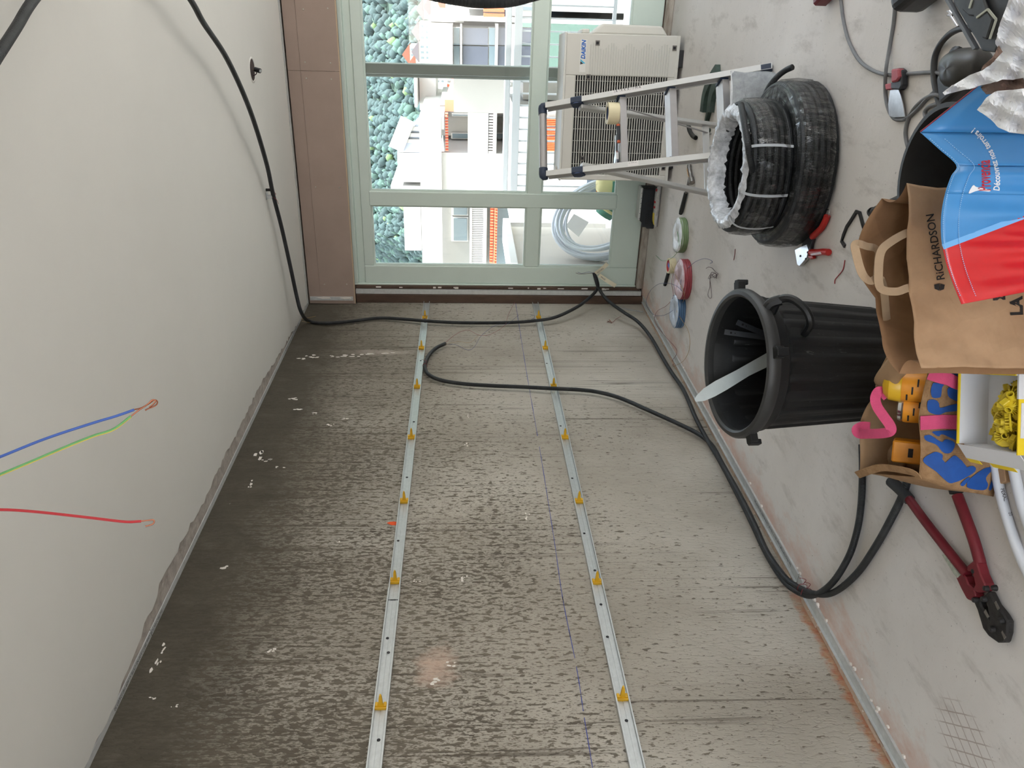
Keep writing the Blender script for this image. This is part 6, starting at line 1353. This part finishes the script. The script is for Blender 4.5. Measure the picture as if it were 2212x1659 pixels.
for k_ in (((2130, 1316), (2138, 1332), (2134, 1336), (2126, 1322)), ((2152, 1298), (2160, 1314), (2156, 1318), (2149, 1302)), ((2166, 1362), (2174, 1376), (2170, 1381), (2164, 1366))): poly(k_, .026, .0275).build('cast_mark', 'steel_used', BCt)
poly(((2048, 1198), (2054, 1199), (2085, 1241), (2082, 1248), (2074, 1240)), .018, .036).build('worn_sticker', 'sticker_worn', BCt)
def pipe(label, pts, r=.0125):
    t = thing('pex_pipe', label, 'pipe', fl(*pts[0])); P = catmull([fl(a, b, r) for a, b in pts], 8); q = MB(); q.tube(P, r, 14); q.build('pipe_wall', 'pex_white', t, smooth=True); return t, P, q
pA, PA_, qa = pipe('white PEXAL marked pipe curving away from under the carton', [(2140, 960), (2152, 1015), (2160, 1060), (2176, 1120), (2196, 1180), (2222, 1240), (2260, 1310)])
pB, PB_, qb = pipe('second white pipe emerging beside the carton at the picture edge', [(2180, 960), (2190, 1015), (2200, 1060), (2214, 1110), (2240, 1180)])
hA = hitter([qa], .0008); pxtext('PEXAL', 11, 2161, 1056, (14, 45), pA, 'print_dark', hA, name='pipe_lettering', bold=.1, sx=.9); pxtext('20', 10, 2178, 1107, (20, 58), pA, 'print_dark', hA, name='pipe_lettering', sx=.9)
wd_ = thing('wood_offcut', 'small pale wooden offcut lying between the two white pipes', 'wood', fl(2175, 1030)); poly(((2162, 1012), (2182, 1010), (2186, 1040), (2172, 1046)), .0, .016).build('block', 'wood_tan', wd_, bevel=.002)
# ------------------------------------------------------------------ upper right: toolbox lid, power tool, torn sack, dark case edges
mat('box_black', (24, 25, 27), .45, var=.4, vscale=26, rgb2=(44, 44, 44)); mat('box_grey', (104, 106, 110), .5); mat('dust_line', (176, 176, 160), .8)
TBX = thing('toolbox', 'dusty black plastic toolbox with ribbed lid at the right edge', 'toolbox', fl(2130, 40))
def tp_(a, b, z=.30): return fl(a, b, z)
lid = [(2046, -60), (2058, 8), (2110, 92), (2119, 110), (2150, 114), (2172, 60), (2196, -60)]
MB().prism([tp_(*q) for q in lid], (0, 0, -.022)).build('lid', 'box_black', TBX, bevel=.006, bseg=2)
inn = [np.array(tp_(*q)) for q in lid]; ce_ = sum(inn)/len(inn); MB().prism([ce_+(p-ce_)*.97-ez*.024 for p in inn], (0, 0, -.27)).build('box_body', 'box_black', TBX, bevel=.004)
MB().prism([tp_(2084, 20, .301), tp_(2098, 34, .301), tp_(2110, 36, .301), tp_(2128, 82, .301), tp_(2138, 86, .301), tp_(2152, 42, .301), tp_(2140, 20, .301), tp_(2130, -10, .301), tp_(2095, -10, .301)], (0, 0, .008)).build('raised_panel', 'box_black', TBX, bevel=.003)
for k_ in (((2110, 38), (2134, 20), (2152, 42), (2138, 84)), ((2094, 18), (2102, -8))):
    for a, b in zip(k_[:-1], k_[1:]): MB().bar(tp_(*a, .310), tp_(*b, .310), .004, .003).build('lid_rib', 'dust_line', TBX)
MB().prism([tp_(2044, -60, .292), tp_(2050, 0, .292), tp_(2111, 108, .292), tp_(2117, 104, .292), tp_(2058, 2, .292), tp_(2052, -60, .292)], (0, 0, .010)).build('edge_trim', 'box_grey', TBX)
PT = thing('power_tool', 'black and grey corded power tool lying under the torn white sack', 'power tool', fl(2085, 160))
mat('tool_grey', (62, 60, 57), .4, var=.2, vscale=20); c = fl(2088, 150, .06)
lump(c, .052, .085, .055, 7, .05, 24, 16).build('motor_housing', 'tool_grey', PT, smooth='all')
MB().obox(fl(2082, 178, .05), ((.8, .6, 0), (-.6, .8, 0), (0, 0, 1)), (.045, .05, .045)).build('gearbox', 'box_black', PT, bevel=.014, bseg=3)
MB().tube(catmull([fl(2070, 112, .05), fl(2062, 125, .06), fl(2058, 150, .05), fl(2055, 180, .04)], 5), .02, 12).build('handle', 'box_black', PT, smooth=True)
MB().obox(fl(2052, 168, .04), ((.8, .6, 0), (-.6, .8, 0), (0, 0, 1)), (.006, .02, .012)).build('red_switch', 'handle_red', PT, bevel=.003)
lk = thing('spanner', 'chrome open ended spanner half under the toolbox edge', 'wrench', fl(2052, 30)); poly(((2048, 24), (2056, 22), (2062, 28), (2060, 34), (2074, 56), (2071, 59), (2056, 36), (2048, 34), (2054, 29)), .25, .256).build('spanner_body', 'chrome', lk, bevel=.001)
mat('sack_white', (232, 232, 234), .8, var=.05, vscale=6, bump=.25, bscale=9); mat('sack_brown', (120, 96, 84), .85, var=.2, vscale=20)
TS = thing('torn_sack', 'crumpled white paper sack torn open to show a brown inner layer', 'sack', fl(2190, 150))
rk = random.Random(5)
def crumple(outline, z, amp, name, m, zfun=None, nsub=4):
    bm = bmesh.new(); vs = [bm.verts.new((a, b, 0)) for a, b in outline]; f = bm.faces.new(vs); bmesh.ops.triangulate(bm, faces=bm.faces[:])
    for _ in range(nsub): bmesh.ops.subdivide_edges(bm, edges=[e_ for e_ in bm.edges if e_.calc_length() > 9], cuts=1, use_grid_fill=True); bmesh.ops.triangulate(bm, faces=bm.faces[:])
    bm.verts.ensure_lookup_table(); q = MB(); rr_ = random.Random(len(outline))
    q.v = []
    for v in bm.verts:
        zz = (zfun(v.co.x, v.co.y) if zfun else z)+amp*(rr_.uniform(-1, 1)*.16+math.sin(v.co.x*.11+v.co.y*.05)*.5+math.sin(v.co.y*.13-v.co.x*.06+1)*.6)
        q.v.append(tuple(fl(v.co.x, v.co.y, zz)))
    q.f = [tuple(v.index for v in f.verts) for f in bm.faces]; q.mi = [0]*len(q.f); bm.free(); return q.build(name, m, TS, thick=.0015)
crumple([(2200, -60), (2172, 20), (2160, 50), (2150, 95), (2163, 112), (2146, 135), (2122, 152), (2095, 162), (2062, 182), (2036, 200), (2040, 205), (2075, 196), (2112, 186), (2140, 180), (2165, 170), (2188, 172), (2212, 168), (2260, 160), (2260, -60)], .50, .012, 'outer_layer', 'sack_white')
crumple([(2118, 188), (2150, 172), (2170, 158), (2190, 130), (2194, 140), (2186, 170), (2212, 172), (2260, 176), (2260, 205), (2185, 200), (2130, 204)], .485, .008, 'inner_layer', 'sack_brown')
crumple([(2112, 238), (2132, 212), (2155, 196), (2190, 194), (2260, 190), (2260, 300), (2212, 290), (2180, 286), (2158, 276), (2140, 258)], .505, .010, 'outer_layer', 'sack_white')
crumple([(2158, 98), (2166, 112), (2140, 140), (2120, 152), (2124, 142), (2146, 122), (2154, 108)], .52, .006, 'torn_edge', 'sack_brown')
MB().prism([fl(2260, -60, .47), fl(2170, 30, .47), fl(2160, 110, .47), fl(2170, 280, .47), fl(2260, 300, .47)], (0, 0, -.42)).build('sack_contents', 'sack_white', TS, bevel=.02)
cs = thing('tool_case', 'rounded black case cut by the top right edge of the picture', 'case', fl(1985, -30)); MB().obox(fl(1990, -62, .06), (np.cross(ez, tv), tv, ez), (.09, .08, .055)).build('case_body', 'box_black', cs, bevel=.03, bseg=4); MB().obox(fl(1968, -34, .09), (np.cross(ez, tv), tv, ez), (.012, .035, .01)).build('case_latch', 'box_grey', cs, bevel=.003)
rc = thing('red_case', 'dark red case edge just showing at the top of the picture', 'case', fl(1790, -30)); MB().obox(fl(1790, -70, .03), (np.cross(ez, tv), tv, ez), (.11, .07, .028)).build('case_body', 'cutter_red', rc, bevel=.008)
